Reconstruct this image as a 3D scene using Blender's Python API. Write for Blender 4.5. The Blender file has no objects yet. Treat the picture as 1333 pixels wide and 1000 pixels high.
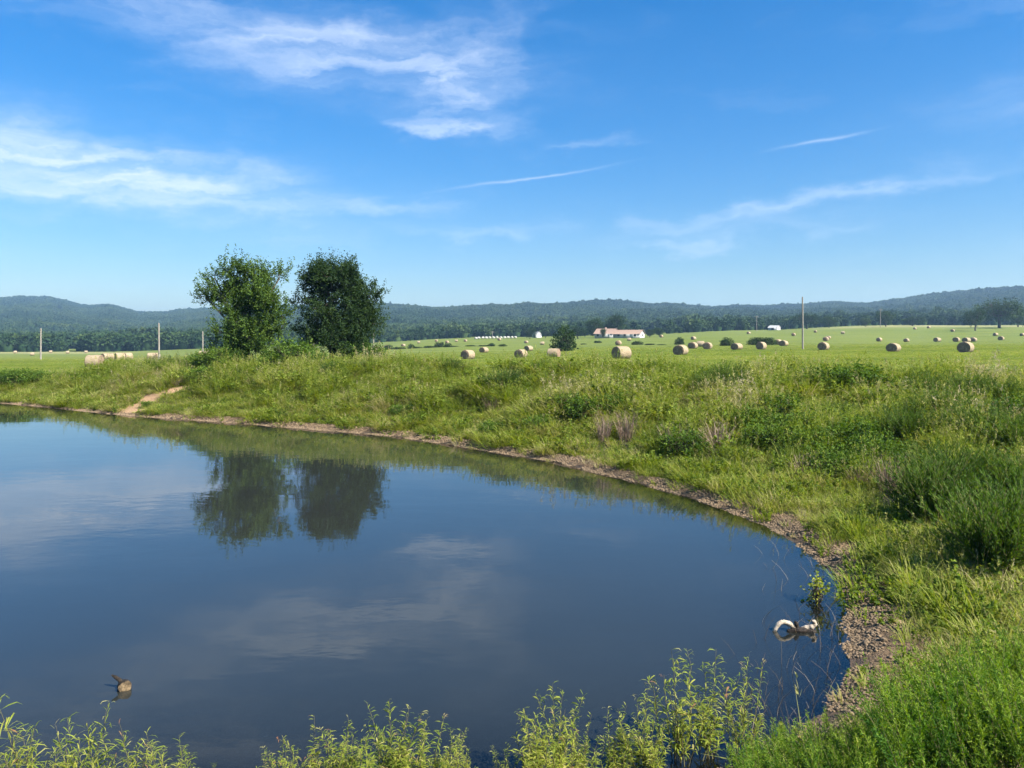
import bpy, math, random
import numpy as np
from mathutils import Vector

random.seed(7)
RNG = np.random.default_rng(11)
SC = bpy.context.scene
COL = SC.collection

# ------------------------------------------------------------------ camera
EYE = 3.6            # eye height above the pond surface, metres
F = 990.0            # focal length in photo pixels (1333 wide)
HROW, CCOL = 440.0, 666.5
cam_d = bpy.data.cameras.new('camera')
cam_d.sensor_width = 36.0
cam_d.lens = 36.0 * F / 1333.0
cam_d.shift_y = -(500.0 - HROW) / 1333.0
cam_d.clip_start = 0.05
cam_d.clip_end = 9000.0
cam = bpy.data.objects.new('camera', cam_d)
cam.location = (0, 0, EYE)
cam.rotation_euler = (math.radians(90), 0, 0)
COL.objects.link(cam)
SC.camera = cam

# ------------------------------------------------------------------ light, sky, exposure
SUN_EL, SUN_AZ = math.radians(43), math.radians(123)     # azimuth from +Y towards +X
sv = Vector((math.sin(SUN_AZ) * math.cos(SUN_EL), math.cos(SUN_AZ) * math.cos(SUN_EL), math.sin(SUN_EL)))
sun_d = bpy.data.lights.new('sun', 'SUN')
sun_d.energy = 5.0
sun_d.angle = math.radians(0.53)
sun_d.color = (1.0, 0.95, 0.86)
sun = bpy.data.objects.new('sun', sun_d)
sun.rotation_euler = sv.to_track_quat('Z', 'Y').to_euler()
sun.location = sv * 60
COL.objects.link(sun)

SC.view_settings.view_transform = 'Standard'
SC.view_settings.look = 'None'
SC.view_settings.exposure = 1.38
SC.view_settings.gamma = 1.0
SC.view_settings.use_curve_mapping = False
SC.cycles.max_bounces = 5
SC.cycles.adaptive_threshold = 0.02
SC.cycles.diffuse_bounces = 2
SC.cycles.use_light_tree = False
SC.cycles.glossy_bounces = 2
SC.cycles.transmission_bounces = 4
SC.cycles.transparent_max_bounces = 8
SC.cycles.volume_bounces = 0
SC.cycles.use_denoising = True
SC.cycles.caustics_reflective = False
SC.cycles.caustics_refractive = False
SC.cycles.sample_clamp_indirect = 6.0


class NT:
    """small helper for node trees"""
    def __init__(self, tree):
        self.t = tree
        self.n = tree.nodes
        self.l = tree.links

    def node(self, typ, **kw):
        nd = self.n.new(typ)
        for k, v in kw.items():
            setattr(nd, k, v)
        return nd

    def put(self, sock, v):
        if v is None:
            return
        if isinstance(v, bpy.types.NodeSocket):
            self.l.new(v, sock)
        else:
            sock.default_value = v

    def math(self, op, a, b=None, c=None, clamp=False):
        nd = self.node('ShaderNodeMath', operation=op, use_clamp=clamp)
        for i, v in enumerate((a, b, c)):
            self.put(nd.inputs[i], v)
        return nd.outputs[0]

    def comb(self, x, y, z=0.0):
        nd = self.node('ShaderNodeCombineXYZ')
        for i, v in enumerate((x, y, z)):
            self.put(nd.inputs[i], v)
        return nd.outputs[0]

    def noise(self, vec, scale, detail=3, rough=0.55, dist=0.0):
        nd = self.node('ShaderNodeTexNoise')
        self.put(nd.inputs['Vector'], vec)
        nd.inputs['Scale'].default_value = scale
        nd.inputs['Detail'].default_value = detail
        nd.inputs['Roughness'].default_value = rough
        nd.inputs['Distortion'].default_value = dist
        return nd.outputs['Fac']

    def ramp(self, fac, stops, interp='LINEAR'):
        nd = self.node('ShaderNodeValToRGB')
        cr = nd.color_ramp
        cr.interpolation = interp
        while len(cr.elements) < len(stops):
            cr.elements.new(0.5)
        for e, (p, c) in zip(cr.elements, stops):
            e.position = p
            e.color = (c[0], c[1], c[2], 1.0) if not isinstance(c, (int, float)) else (c, c, c, 1.0)
        self.put(nd.inputs[0], fac)
        return nd.outputs['Color']

    def mix(self, fac, a, b, blend='MIX'):
        nd = self.node('ShaderNodeMix', data_type='RGBA', blend_type=blend)
        self.put(nd.inputs[0], fac)
        for s, v in ((nd.inputs[6], a), (nd.inputs[7], b)):
            if isinstance(v, (tuple, list)):
                v = (v[0], v[1], v[2], 1.0)
            self.put(s, v)
        return nd.outputs[2]

    def attr(self, name, typ='GEOMETRY', out='Fac'):
        nd = self.node('ShaderNodeAttribute', attribute_name=name, attribute_type=typ)
        return nd.outputs[out]


def build_world():
    w = bpy.data.worlds.new('World')
    SC.world = w
    w.use_nodes = True
    w.cycles.sampling_method = 'MANUAL'
    w.cycles.sample_map_resolution = 256
    t = NT(w.node_tree)
    t.n.clear()
    out = t.node('ShaderNodeOutputWorld')
    bg = t.node('ShaderNodeBackground')
    bg.inputs['Strength'].default_value = 0.074
    sky = t.node('ShaderNodeTexSky', sky_type='NISHITA')
    sky.sun_disc = False
    sky.sun_elevation = SUN_EL
    sky.sun_rotation = SUN_AZ
    sky.altitude = 200
    sky.air_density = 1.0
    sky.dust_density = 0.15
    sky.ozone_density = 3.2
    hs = t.node('ShaderNodeHueSaturation')
    hs.inputs['Saturation'].default_value = 1.42
    hs.inputs['Hue'].default_value = 0.503
    hs.inputs['Value'].default_value = 1.0
    t.l.new(sky.outputs[0], hs.inputs['Color'])
    gen = t.node('ShaderNodeTexCoord').outputs['Generated']
    sep = t.node('ShaderNodeSeparateXYZ')
    t.l.new(gen, sep.inputs[0])
    x, y, z = sep.outputs
    az = t.math('ARCTAN2', x, y)
    el = t.math('ARCSINE', z)
    # wind-drawn warp and streaks of high cirrus, in azimuth / elevation
    p1 = t.comb(t.math('MULTIPLY', az, 3.2), t.math('MULTIPLY', el, 7.0))
    p1b = t.comb(t.math('MULTIPLY', az, 3.2), t.math('MULTIPLY', el, 7.0), 5.3)
    wa = t.math('SUBTRACT', t.noise(p1, 3.0, 5, 0.6), 0.5)
    wb = t.math('SUBTRACT', t.noise(p1b, 3.4, 5, 0.6), 0.5)
    azw = t.math('ADD', az, t.math('MULTIPLY', wa, 0.26))
    elw = t.math('ADD', el, t.math('MULTIPLY', wb, 0.085))
    tilt = t.math('SUBTRACT', el, t.math('MULTIPLY', azw, 0.10))
    st = t.noise(t.comb(t.math('MULTIPLY', azw, 5.0), t.math('MULTIPLY', t.math('ADD', tilt, t.math('MULTIPLY', wb, 0.05)), 34.0)), 1.0, 6, 0.6, 0.35)
    streak = t.node('ShaderNodeMapRange')
    streak.inputs['From Min'].default_value = 0.36
    streak.inputs['From Max'].default_value = 0.74
    t.l.new(st, streak.inputs['Value'])
    streak = streak.outputs[0]

    # cloud banks: photo column/row of the centre, half length, half height (pixels), tilt in degrees, strength
    strokes = [
        (470, 68, 190, 34, -6, 0.95), (250, 40, 160, 32, -14, 0.55), (590, 118, 70, 40, -22, 0.75),
        (565, 160, 60, 9, -8, 0.75), (640, 40, 60, 60, 40, 0.32), (120, 215, 230, 32, -4, 1.15), (30, 245, 190, 24, 0, 0.75),
        (330, 255, 230, 14, -2, 0.5), (480, 272, 110, 9, 3, 0.3), (360, 318, 120, 14, 0, 0.30),
        (620, 303, 90, 8, 0, 0.42), (690, 290, 70, 10, 3, 0.22), (770, 190, 62, 6, 0, 0.24),
        (1000, 272, 180, 13, 8, 0.66), (1060, 292, 110, 10, 3, 0.3), (885, 318, 62, 8, 3, 0.5), (1180, 240, 70, 7, 4, 0.35),
        # beyond the frame
        (240, -120, 260, 46, 14, 0.75), (760, -190, 220, 40, -8, 0.5), (1640, 60, 220, 34, 5, 0.5),
        (-260, 130, 240, 44, -6, 0.7), (-420, 300, 200, 24, 0, 0.5), (1720, 280, 200, 24, 3, 0.5),
    ]

    def ae(c, r):
        u, v = (c - CCOL) / F, (HROW - r) / F
        return math.atan(u), math.atan(v / math.sqrt(1 + u * u))

    def stroke(c, r, a, b, deg, s, ax, ey):
        a0, e0 = ae(c, r)
        a, b = a * 0.78, b * 0.85
        cs, sn = math.cos(math.radians(deg)), math.sin(math.radians(deg))
        dx = t.math('SUBTRACT', ax, a0)
        dy = t.math('SUBTRACT', ey, e0)
        rx = t.math('ADD', t.math('MULTIPLY', dx, cs / (a / F)), t.math('MULTIPLY', dy, sn / (a / F)))
        ry = t.math('ADD', t.math('MULTIPLY', dx, -sn / (b / F)), t.math('MULTIPLY', dy, cs / (b / F)))
        q = t.math('ADD', t.math('MULTIPLY', rx, rx), t.math('MULTIPLY', ry, ry))
        g = t.math('EXPONENT', t.math('MULTIPLY', q, -0.75))
        return t.math('MULTIPLY', g, s)

    tot = None
    for s in strokes:
        g = stroke(*s, azw, elw)
        tot = g if tot is None else t.math('ADD', tot, g)
    # the same thin cirrus goes on all round the sky
    gen_n = t.noise(t.comb(t.math('MULTIPLY', azw, 1.4), t.math('MULTIPLY', elw, 5.0), 2.0), 1.2, 4, 0.55)
    gm = t.node('ShaderNodeMapRange')
    gm.inputs['From Min'].default_value = 0.54
    gm.inputs['From Max'].default_value = 0.75
    gm.inputs['To Max'].default_value = 0.35
    t.l.new(gen_n, gm.inputs['Value'])
    tot = t.math('ADD', tot, gm.outputs[0])
    dens = t.math('MULTIPLY', tot, t.math('MULTIPLY_ADD', streak, 0.56, 0.15))
    # two short contrails
    for c, r, a, b, deg, s in ((688, 233, 92, 1.7, 8, 0.32), (1072, 183, 46, 1.7, 7, 0.30)):
        dens = t.math('ADD', dens, stroke(c, r, a, b, deg, s,
                      t.math('ADD', az, t.math('MULTIPLY', wa, 0.03)), t.math('ADD', el, t.math('MULTIPLY', wb, 0.012))))
    dens = t.math('MINIMUM', dens, 0.72)
    # clear dry air: the band just above the horizon is less white than the model's, all the way round
    low = t.math('EXPONENT', t.math('MULTIPLY', t.math('ABSOLUTE', el), -4.5))
    dim = t.math('MULTIPLY_ADD', low, -0.54, 1.08)
    vm = t.node('ShaderNodeVectorMath', operation='SCALE')
    t.l.new(hs.outputs[0], vm.inputs[0])
    t.l.new(dim, vm.inputs['Scale'])
    col = t.mix(dens, vm.outputs[0], (5.6, 6.2, 7.1))
    t.l.new(col, bg.inputs['Color'])
    t.l.new(bg.outputs[0], out.inputs['Surface'])


build_world()


# ------------------------------------------------------------------ numeric helpers
def hash2(ix, iy, seed):
    h = (ix.astype(np.int64) * 374761393 + iy.astype(np.int64) * 668265263 + seed * 1442695041) & 0x7fffffff
    h = ((h ^ (h >> 13)) * 1274126177) & 0x7fffffff
    h = h ^ (h >> 16)
    return (h & 0xffff) / 65535.0


def vnoise(x, y, seed=0):
    x = np.asarray(x, float); y = np.asarray(y, float)
    ix, iy = np.floor(x), np.floor(y)
    fx, fy = x - ix, y - iy
    fx = fx * fx * (3 - 2 * fx); fy = fy * fy * (3 - 2 * fy)
    a = hash2(ix, iy, seed); b = hash2(ix + 1, iy, seed)
    c = hash2(ix, iy + 1, seed); d = hash2(ix + 1, iy + 1, seed)
    return (a * (1 - fx) + b * fx) * (1 - fy) + (c * (1 - fx) + d * fx) * fy


def fbm(x, y, seed=0, oct=4):
    s, amp, tot = 0.0, 1.0, 0.0
    for k in range(oct):
        s = s + amp * vnoise(x * 2 ** k + 17.3 * k, y * 2 ** k - 9.1 * k, seed + k)
        tot += amp; amp *= 0.5
    return s / tot


def sstep(x, a, b):
    t = np.clip((x - a) / (b - a), 0, 1)
    return t * t * (3 - 2 * t)


# ------------------------------------------------------------------ terrain
SHORE_PX = [(-60, 521), (20, 526), (60, 530), (110, 535), (165, 541), (300, 550), (420, 560), (520, 568), (620, 585), (700, 597),
            (740, 606), (830, 628), (900, 648), (960, 668), (1010, 690), (1060, 720), (1095, 755), (1105, 800),
            (1108, 850), (1098, 900), (1040, 960), (980, 1000)]
shore = []
for c, r in SHORE_PX:
    yy = EYE * F / (r - HROW)
    shore.append(((c - CCOL) / F * yy, yy))
shore += [(1.2, 6.05), (-0.5, 6.0), (-2.5, 6.05), (-5, 5.9), (-9, 5.4), (-16, 4.6), (-26, 6), (-37, 12), (-44, 24), (-42, 37), (-37, 43.5)]
P = np.array(shore)
for _ in range(2):                                    # round the corners
    Q = np.roll(P, -1, 0)
    P = np.stack([0.75 * P + 0.25 * Q, 0.25 * P + 0.75 * Q], 1).reshape(-1, 2)
POND = P


def pond_sd(x, y):
    """signed distance to the waterline, positive on land"""
    x = np.asarray(x, float); y = np.asarray(y, float)
    d2 = np.full(x.shape, 1e18)
    inside = np.zeros(x.shape, bool)
    A, B = POND, np.roll(POND, -1, 0)
    for (ax, ay), (bx, by) in zip(A, B):
        ex, ey = bx - ax, by - ay
        t = np.clip(((x - ax) * ex + (y - ay) * ey) / (ex * ex + ey * ey), 0, 1)
        d2 = np.minimum(d2, (x - ax - t * ex) ** 2 + (y - ay - t * ey) ** 2)
        if ay != by:
            inside ^= ((ay > y) != (by > y)) & (x < (bx - ax) * (y - ay) / (by - ay) + ax)
    d = np.sqrt(d2)
    return np.where(inside, -d, d)


def ucol(c):
    return (c - CCOL) / F


FU = np.array([ucol(c) for c in (-150, 120, 400, 650, 810, 970, 1163, 1333, 1480)])
FD = np.log(np.array([60, 80, 130, 200, 280, 350, 450, 600.0]))
FZ = np.array([
    [0.8, 0.6, -0.3, -1.6, -3.2, -4.5, -5.0, -5.0],
    [0.8, 0.6, -0.3, -1.6, -3.2, -4.5, -5.0, -5.0],
    [1.4, 1.0, 0.2, -0.6, -1.4, -1.8, -1.6, -1.0],
    [1.5, 1.2, 0.6, 0.3, 1.0, 1.8, 3.0, 5.0],
    [1.6, 1.5, 1.5, 1.6, 2.4, 3.2, 4.5, 7.0],
    [1.8, 1.75, 1.6, 2.2, 3.7, 5.0, 7.7, 10.0],
    [2.0, 1.92, 1.9, 2.2, 2.9, 6.0, 10.4, 14.0],
    [2.1, 2.05, 2.1, 2.64, 4.0, 6.8, 10.4, 14.0],
    [2.1, 2.05, 2.1, 2.64, 4.0, 6.8, 10.4, 14.0]])
SKY_C = np.array([-400, 0, 25, 64, 90, 105, 120, 128, 140, 150, 160, 178, 215, 240, 290, 400, 500, 520, 545, 570, 590, 615, 640, 665, 690, 740, 775, 800, 830, 850, 868, 885, 930, 960, 1000, 1050, 1070, 1090, 1130, 1180, 1230, 1245, 1262, 1290, 1333, 1700])
SKY_R = np.array([398, 393, 390, 390.5, 396, 400, 401.5, 400.5, 399.5, 401, 404, 409, 409, 405, 403, 401, 400, 401, 404, 405.5, 405, 402, 400.5, 401, 399, 398.5, 396, 395.5, 398, 399.5, 397.5, 399, 402, 400, 401, 398.5, 396.5, 396, 398, 393.5, 388, 386.5, 382.5, 380.5, 377, 372])
RID_C = np.array([-400, 0, 250, 420, 560, 800, 1000, 1150, 1333, 1700])
RID_R = np.array([2900, 2900, 2800, 2300, 2000, 1900, 2100, 2000, 1700, 1600])
TOP_C = np.array([-200, 0, 100, 160, 250, 450, 600, 800, 1000, 1333])
TOP_Z = np.array([0.75, 0.75, 0.9, 1.65, 1.9, 2.0, 1.95, 2.05, 1.95, 1.8])
WID_C = np.array([-200, 0, 120, 250, 450, 800, 1000, 1200, 1333])
WID_Z = np.array([3.6, 3.8, 5.5, 7.5, 8.5, 9.0, 11.0, 14.0, 15.0])
WEED_C = np.array([-200, 0, 120, 250, 450, 800, 1000, 1200, 1333])
WEED_Z = np.array([4.5, 5.0, 7.5, 10, 10.5, 11, 13.5, 17, 19])


def polar(x, y):
    r = np.hypot(x, y)
    az = np.arctan2(x, y)
    azc = np.clip(az, -0.70, 0.70)
    u = np.tan(azc)
    D = np.maximum(r * np.cos(np.minimum(np.abs(az), 0.70)), 0.1)
    back = sstep(np.abs(az), 0.85, 1.7)
    return r, az, u, D, back


def field_z(u, D):
    ld = np.clip(np.log(D), FD[0], FD[-1] - 1e-6)
    uu = np.clip(u, FU[0], FU[-1] - 1e-6)
    i = np.clip(np.searchsorted(FU, uu, side='right') - 1, 0, len(FU) - 2)
    j = np.clip(np.searchsorted(FD, ld, side='right') - 1, 0, len(FD) - 2)
    a = (uu - FU[i]) / (FU[i + 1] - FU[i]); a = a * a * (3 - 2 * a)
    b = (ld - FD[j]) / (FD[j + 1] - FD[j])
    return (FZ[i, j] * (1 - a) + FZ[i + 1, j] * a) * (1 - b) + (FZ[i, j + 1] * (1 - a) + FZ[i + 1, j + 1] * a) * b


def terrain(x, y, full=False):
    x = np.asarray(x, float); y = np.asarray(y, float)
    r, az, u, D, back = polar(x, y)
    s = pond_sd(x, y)
    col = u * F + CCOL
    fz = field_z(u, D) * (1 - back) + 1.7 * back
    fz = fz + (fbm(x * 0.03, y * 0.03, 3, 3) - 0.5) * 0.5 * sstep(r, 40, 120)
    # wooded hills
    R = np.interp(col, RID_C, RID_R)
    sky_row = np.interp(col, SKY_C, SKY_R)
    rz = EYE + (HROW - sky_row) / F * R - 9.0
    start = 700.0
    t = (D - start) / (R - start)
    up = np.clip(t, 0, 1)
    prof = 0.28 * sstep(up, 0.0, 0.45) + 0.72 * sstep(up, 0.25, 1.0)
    prof = np.where(t > 1, 1 - 0.35 * sstep(t, 1.0, 1.6), prof)
    lump = (fbm(x * 0.004, y * 0.004, 21, 3) - 0.5) * 26 * sstep(up, 0.05, 0.5) * (1 - sstep(up, 0.72, 0.98))
    base600 = field_z(u, np.full_like(D, 600.0)) * (1 - back) + 1.7 * back
    hill = (rz - base600) * prof + lump
    fz = fz + np.where(D > start, hill, 0)
    # pond bank
    top = np.interp(col, TOP_C, TOP_Z) * (1 - back) + 2.0 * back
    wid = np.interp(col, WID_C, WID_Z) * (1 - back) + 6.0 * back
    near = 1 - sstep(r, 5, 9)
    top = top * (1 - near) + 2.0 * near
    wid = wid * (1 - near) + 6.0 * near
    q = np.clip(s / wid, 0, 1)
    bank = 0.10 * sstep(s, 0.0, 0.35) + (top - 0.10) * (0.45 * q + 0.55 * q * q * (3 - 2 * q))
    bank = bank + (fbm(x * 0.35, y * 0.35, 8, 3) - 0.5) * 0.45 * sstep(s, 0.8, 4) + (fbm(x * 1.8, y * 1.8, 9, 2) - 0.5) * 0.10 * sstep(s, 0.05, 0.8)
    k = sstep(s, wid, wid + 17)
    land = bank * (1 - k) + fz * k
    bed = -np.minimum(1.6, 0.22 * (-s) + 0.03 * (-s) ** 2) + (fbm(x * 2.2, y * 2.2, 31, 2) - 0.5) * 0.05
    z = np.where(s > 0, land, bed)
    if full:
        return z, s, u, D, back, k
    return z


def gz(x, y):
    return float(terrain(np.array([x]), np.array([y]))[0])


def px(col, depth):
    """ground point in a photo column at a depth"""
    x = (col - CCOL) / F * depth
    return Vector((x, depth, gz(x, depth)))


_ys = np.exp(np.linspace(math.log(4), math.log(700), 1400))


def hit(col, row):
    """where the sight line of a photo pixel first meets the ground"""
    u = (col - CCOL) / F
    zt = terrain(u * _ys, _ys)
    below = (EYE - (row - HROW) / F * _ys) <= np.maximum(zt, 0)
    i = int(np.argmax(below)) if below.any() else len(_ys) - 1
    return px(col, _ys[i])


# ------------------------------------------------------------------ mesh helpers
def mk_mesh(name, V, T, mats, tv=None, midx=None, smooth=False, extra=None):
    V = np.asarray(V, np.float32); T = np.asarray(T, np.int32)
    me = bpy.data.meshes.new(name)
    n = T.shape[1]
    me.vertices.add(len(V)); me.vertices.foreach_set('co', V.ravel())
    me.loops.add(T.size); me.loops.foreach_set('vertex_index', T.ravel())
    me.polygons.add(len(T)); me.polygons.foreach_set('loop_start', np.arange(0, T.size, n, dtype=np.int32))
    if midx is not None:
        me.polygons.foreach_set('material_index', np.asarray(midx, np.int32))
    if smooth:
        me.polygons.foreach_set('use_smooth', np.ones(len(T), bool))
    for m in mats:
        me.materials.append(m)
    if tv is not None:
        me.attributes.new('tv', 'FLOAT', 'POINT').data.foreach_set('value', np.asarray(tv, np.float32))
    for k, v in (extra or {}).items():
        me.attributes.new(k, 'FLOAT', 'POINT').data.foreach_set('value', np.asarray(v, np.float32))
    me.update(calc_edges=True)
    me.validate()
    return me


class Geo:
    """collects triangles"""
    def __init__(self):
        self.V, self.T, self.tv, self.n = [], [], [], 0

    def add(self, V, T, tv=None):
        V = np.asarray(V, float).reshape(-1, 3); T = np.asarray(T, int).reshape(-1, 3)
        self.V.append(V); self.T.append(T + self.n)
        self.tv.append(np.broadcast_to(np.asarray(0.5 if tv is None else tv, float), (len(V),)))
        self.n += len(V)

    def quads(self, V, Q, tv=None):
        Q = np.asarray(Q, int).reshape(-1, 4)
        self.add(V, np.concatenate([Q[:, [0, 1, 2]], Q[:, [0, 2, 3]]]), tv)

    def box(self, x0, x1, y0, y1, z0, z1):
        V = [(x, y, z) for x in (x0, x1) for y in (y0, y1) for z in (z0, z1)]
        self.quads(V, [(0, 1, 3, 2), (4, 6, 7, 5), (0, 4, 5, 1), (2, 3, 7, 6), (0, 2, 6, 4), (1, 5, 7, 3)])

    def tube(self, pts, rad, sides=6, tv=None, cap=True):
        pts = np.asarray(pts, float); n = len(pts)
        rad = np.broadcast_to(np.asarray(rad, float), (n,))
        tan = np.gradient(pts, axis=0)
        tan /= np.linalg.norm(tan, axis=1)[:, None] + 1e-9
        ref = np.array([1.0, 0, 0]) if abs(tan[0][0]) < 0.8 else np.array([0, 1.0, 0])
        a = np.cross(tan, ref); a /= np.linalg.norm(a, axis=1)[:, None] + 1e-9
        b = np.cross(tan, a)
        ang = np.arange(sides) / sides * 2 * math.pi
        ring = pts[:, None, :] + rad[:, None, None] * (a[:, None, :] * np.cos(ang)[None, :, None] + b[:, None, :] * np.sin(ang)[None, :, None])
        V = ring.reshape(-1, 3)
        Q = [(i * sides + j, i * sides + (j + 1) % sides, (i + 1) * sides + (j + 1) % sides, (i + 1) * sides + j)
             for i in range(n - 1) for j in range(sides)]
        self.quads(V, Q, tv)
        if cap:
            for e in (0, n - 1):
                C = np.concatenate([V[e * sides:(e + 1) * sides], pts[e:e + 1]])
                self.add(C, [(j, (j + 1) % sides, sides) for j in range(sides)], tv)

    def leaves(self, B, Dr, N, L, W, tv=None, fold=0.15, droop=0.0):
        """diamond leaves: base, direction, normal, length, width arrays"""
        B = np.asarray(B, float); n = len(B)
        Dr = Dr / (np.linalg.norm(Dr, axis=1)[:, None] + 1e-9)
        S = np.cross(Dr, N); S /= np.linalg.norm(S, axis=1)[:, None] + 1e-9
        N2 = np.cross(S, Dr)
        L = np.broadcast_to(np.asarray(L, float), (n,))[:, None]; W = np.broadcast_to(np.asarray(W, float), (n,))[:, None]
        mid = B + Dr * L * 0.45
        tip = B + Dr * L - np.array([0, 0, 1.0]) * L * droop
        V = np.stack([B, mid + S * W / 2 + N2 * W * fold, tip, mid - S * W / 2 + N2 * W * fold], 1).reshape(-1, 3)
        k = np.arange(n)[:, None] * 4
        T = np.concatenate([k + np.array([[0, 1, 2]]), k + np.array([[0, 2, 3]])])
        tvv = RNG.random(n) if tv is None else np.broadcast_to(np.asarray(tv, float), (n,))
        self.add(V, T, np.repeat(tvv, 4))

    def blades(self, B, Dr, L, W, bend, tv=None):
        """grass blades of three sections that bend over"""
        n = len(B)
        Dr = Dr / (np.linalg.norm(Dr, axis=1)[:, None] + 1e-9)
        H = np.array([Dr[:, 0], Dr[:, 1], np.zeros(n)]).T + 1e-4
        H /= np.linalg.norm(H, axis=1)[:, None]
        S = np.stack([-H[:, 1], H[:, 0], np.zeros(n)], 1)
        L = np.broadcast_to(np.asarray(L, float), (n,))[:, None]; W = np.broadcast_to(np.asarray(W, float), (n,))[:, None]
        bend = np.broadcast_to(np.asarray(bend, float), (n,))[:, None]
        rows = []
        for f, wf in ((0, 0.8), (0.4, 1.0), (0.75, 0.7), (1.0, 0.0)):
            p = B + Dr * L * f + H * L * bend * f * f - np.array([0, 0, 1.0]) * L * bend * 0.6 * f * f * f
            if wf:
                rows += [p - S * W * wf / 2, p + S * W * wf / 2]
            else:
                rows += [p]
        V = np.stack(rows, 1).reshape(-1, 3)
        k = np.arange(n)[:, None] * 7
        T = np.concatenate([k + np.array([q]) for q in ((0, 1, 3), (0, 3, 2), (2, 3, 5), (2, 5, 4), (4, 5, 6))])
        tvv = RNG.random(n) if tv is None else np.broadcast_to(np.asarray(tv, float), (n,))
        self.add(V, T, np.repeat(tvv, 7))

    def mesh(self, name, mat, smooth=False):
        return mk_mesh(name, np.concatenate(self.V), np.concatenate(self.T), mat if isinstance(mat, list) else [mat],
                       tv=np.concatenate(self.tv), smooth=smooth)


def rdir(n, up=0.0, spread=1.0):
    v = RNG.normal(size=(n, 3)) * spread
    v[:, 2] += up
    return v / (np.linalg.norm(v, axis=1)[:, None] + 1e-9)


def link(o, parent=None):
    COL.objects.link(o)
    if parent is not None:
        o.parent = parent
    return o


def tag(o, label, cat, group=None, kind=None):
    if label:
        o['label'] = label
    if cat:
        o['category'] = cat
    if group:
        o['group'] = group
    if kind:
        o['kind'] = kind
    return o


def mobj(name, me, parent=None):
    return link(bpy.data.objects.new(name, me), parent)


def empty(name, loc, rz=0.0, scale=1.0):
    o = bpy.data.objects.new(name, None)
    o.empty_display_size = 0.2
    o.location = loc
    o.rotation_euler = (0, 0, rz)
    o.scale = (scale,) * 3 if isinstance(scale, (int, float)) else scale
    return link(o)


def plant_from(parts, name, loc, rz, scale, label, cat, group=None, tilt=(0, 0)):
    """a thing whose parts share mesh data: parts = [(part name, mesh, kind)]"""
    e = empty(name, loc, rz, scale)
    e.rotation_euler = (tilt[0], tilt[1], rz)
    tag(e, label, cat, group)
    for pn, me, kd in parts:
        p = mobj(pn, me, e)
        if kd:
            p['kind'] = kd
    return e


# ------------------------------------------------------------------ materials
def new_mat(name):
    m = bpy.data.materials.new(name)
    m.use_nodes = True
    t = NT(m.node_tree)
    t.n.clear()
    out = t.node('ShaderNodeOutputMaterial')
    return m, t, out


def leaf_mat(name, stops, base=0.0, inst=True, tvk=0.35, rnd=0.2, trans=0.35, rough=0.65, spec=0.10):
    """stops: colour ramp of the plant's own colours; tint picks the place on it"""
    m, t, out = new_mat(name)
    f = t.math('MULTIPLY_ADD', t.math('SUBTRACT', t.attr('tv'), 0.5), tvk, base)
    if inst:
        f = t.math('ADD', f, t.attr('tint', 'INSTANCER'))
    oi = t.node('ShaderNodeObjectInfo')
    f = t.math('ADD', f, t.math('MULTIPLY', t.math('SUBTRACT', oi.outputs['Random'], 0.5), rnd))
    c = t.ramp(f, stops)
    p = t.node('ShaderNodeBsdfPrincipled')
    t.l.new(c, p.inputs['Base Color'])
    p.inputs['Roughness'].default_value = rough
    p.inputs['Specular IOR Level'].default_value = spec
    tr = t.node('ShaderNodeBsdfTranslucent')
    hs = t.node('ShaderNodeHueSaturation')
    hs.inputs['Hue'].default_value = 0.49
    hs.inputs['Saturation'].default_value = 1.15
    hs.inputs['Value'].default_value = 1.25
    t.l.new(c, hs.inputs['Color'])
    t.l.new(hs.outputs[0], tr.inputs['Color'])
    mx = t.node('ShaderNodeMixShader')
    mx.inputs[0].default_value = trans
    t.l.new(p.outputs[0], mx.inputs[1])
    t.l.new(tr.outputs[0], mx.inputs[2])
    t.l.new(mx.outputs[0], out.inputs[0])
    return m


def solid_mat(name, c1, c2, scale=6.0, rough=0.8, bump=0.0, bscale=20.0, stretch=(1, 1, 1), detail=4, spec=0.3):
    m, t, out = new_mat(name)
    tc = t.node('ShaderNodeTexCoord')
    mp = t.node('ShaderNodeMapping')
    mp.inputs['Scale'].default_value = stretch
    t.l.new(tc.outputs['Object'], mp.inputs[0])
    f = t.noise(mp.outputs[0], scale, detail, 0.6)
    c = t.ramp(f, [(0.3, c1), (0.7, c2)])
    p = t.node('ShaderNodeBsdfPrincipled')
    t.l.new(c, p.inputs['Base Color'])
    p.inputs['Roughness'].default_value = rough
    p.inputs['Specular IOR Level'].default_value = spec
    if bump:
        b = t.node('ShaderNodeBump')
        b.inputs['Strength'].default_value = bump
        b.inputs['Distance'].default_value = 0.05
        t.l.new(t.noise(mp.outputs[0], bscale, 4, 0.65), b.inputs['Height'])
        t.l.new(b.outputs[0], p.inputs['Normal'])
    t.l.new(p.outputs[0], out.inputs[0])
    return m


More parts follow.
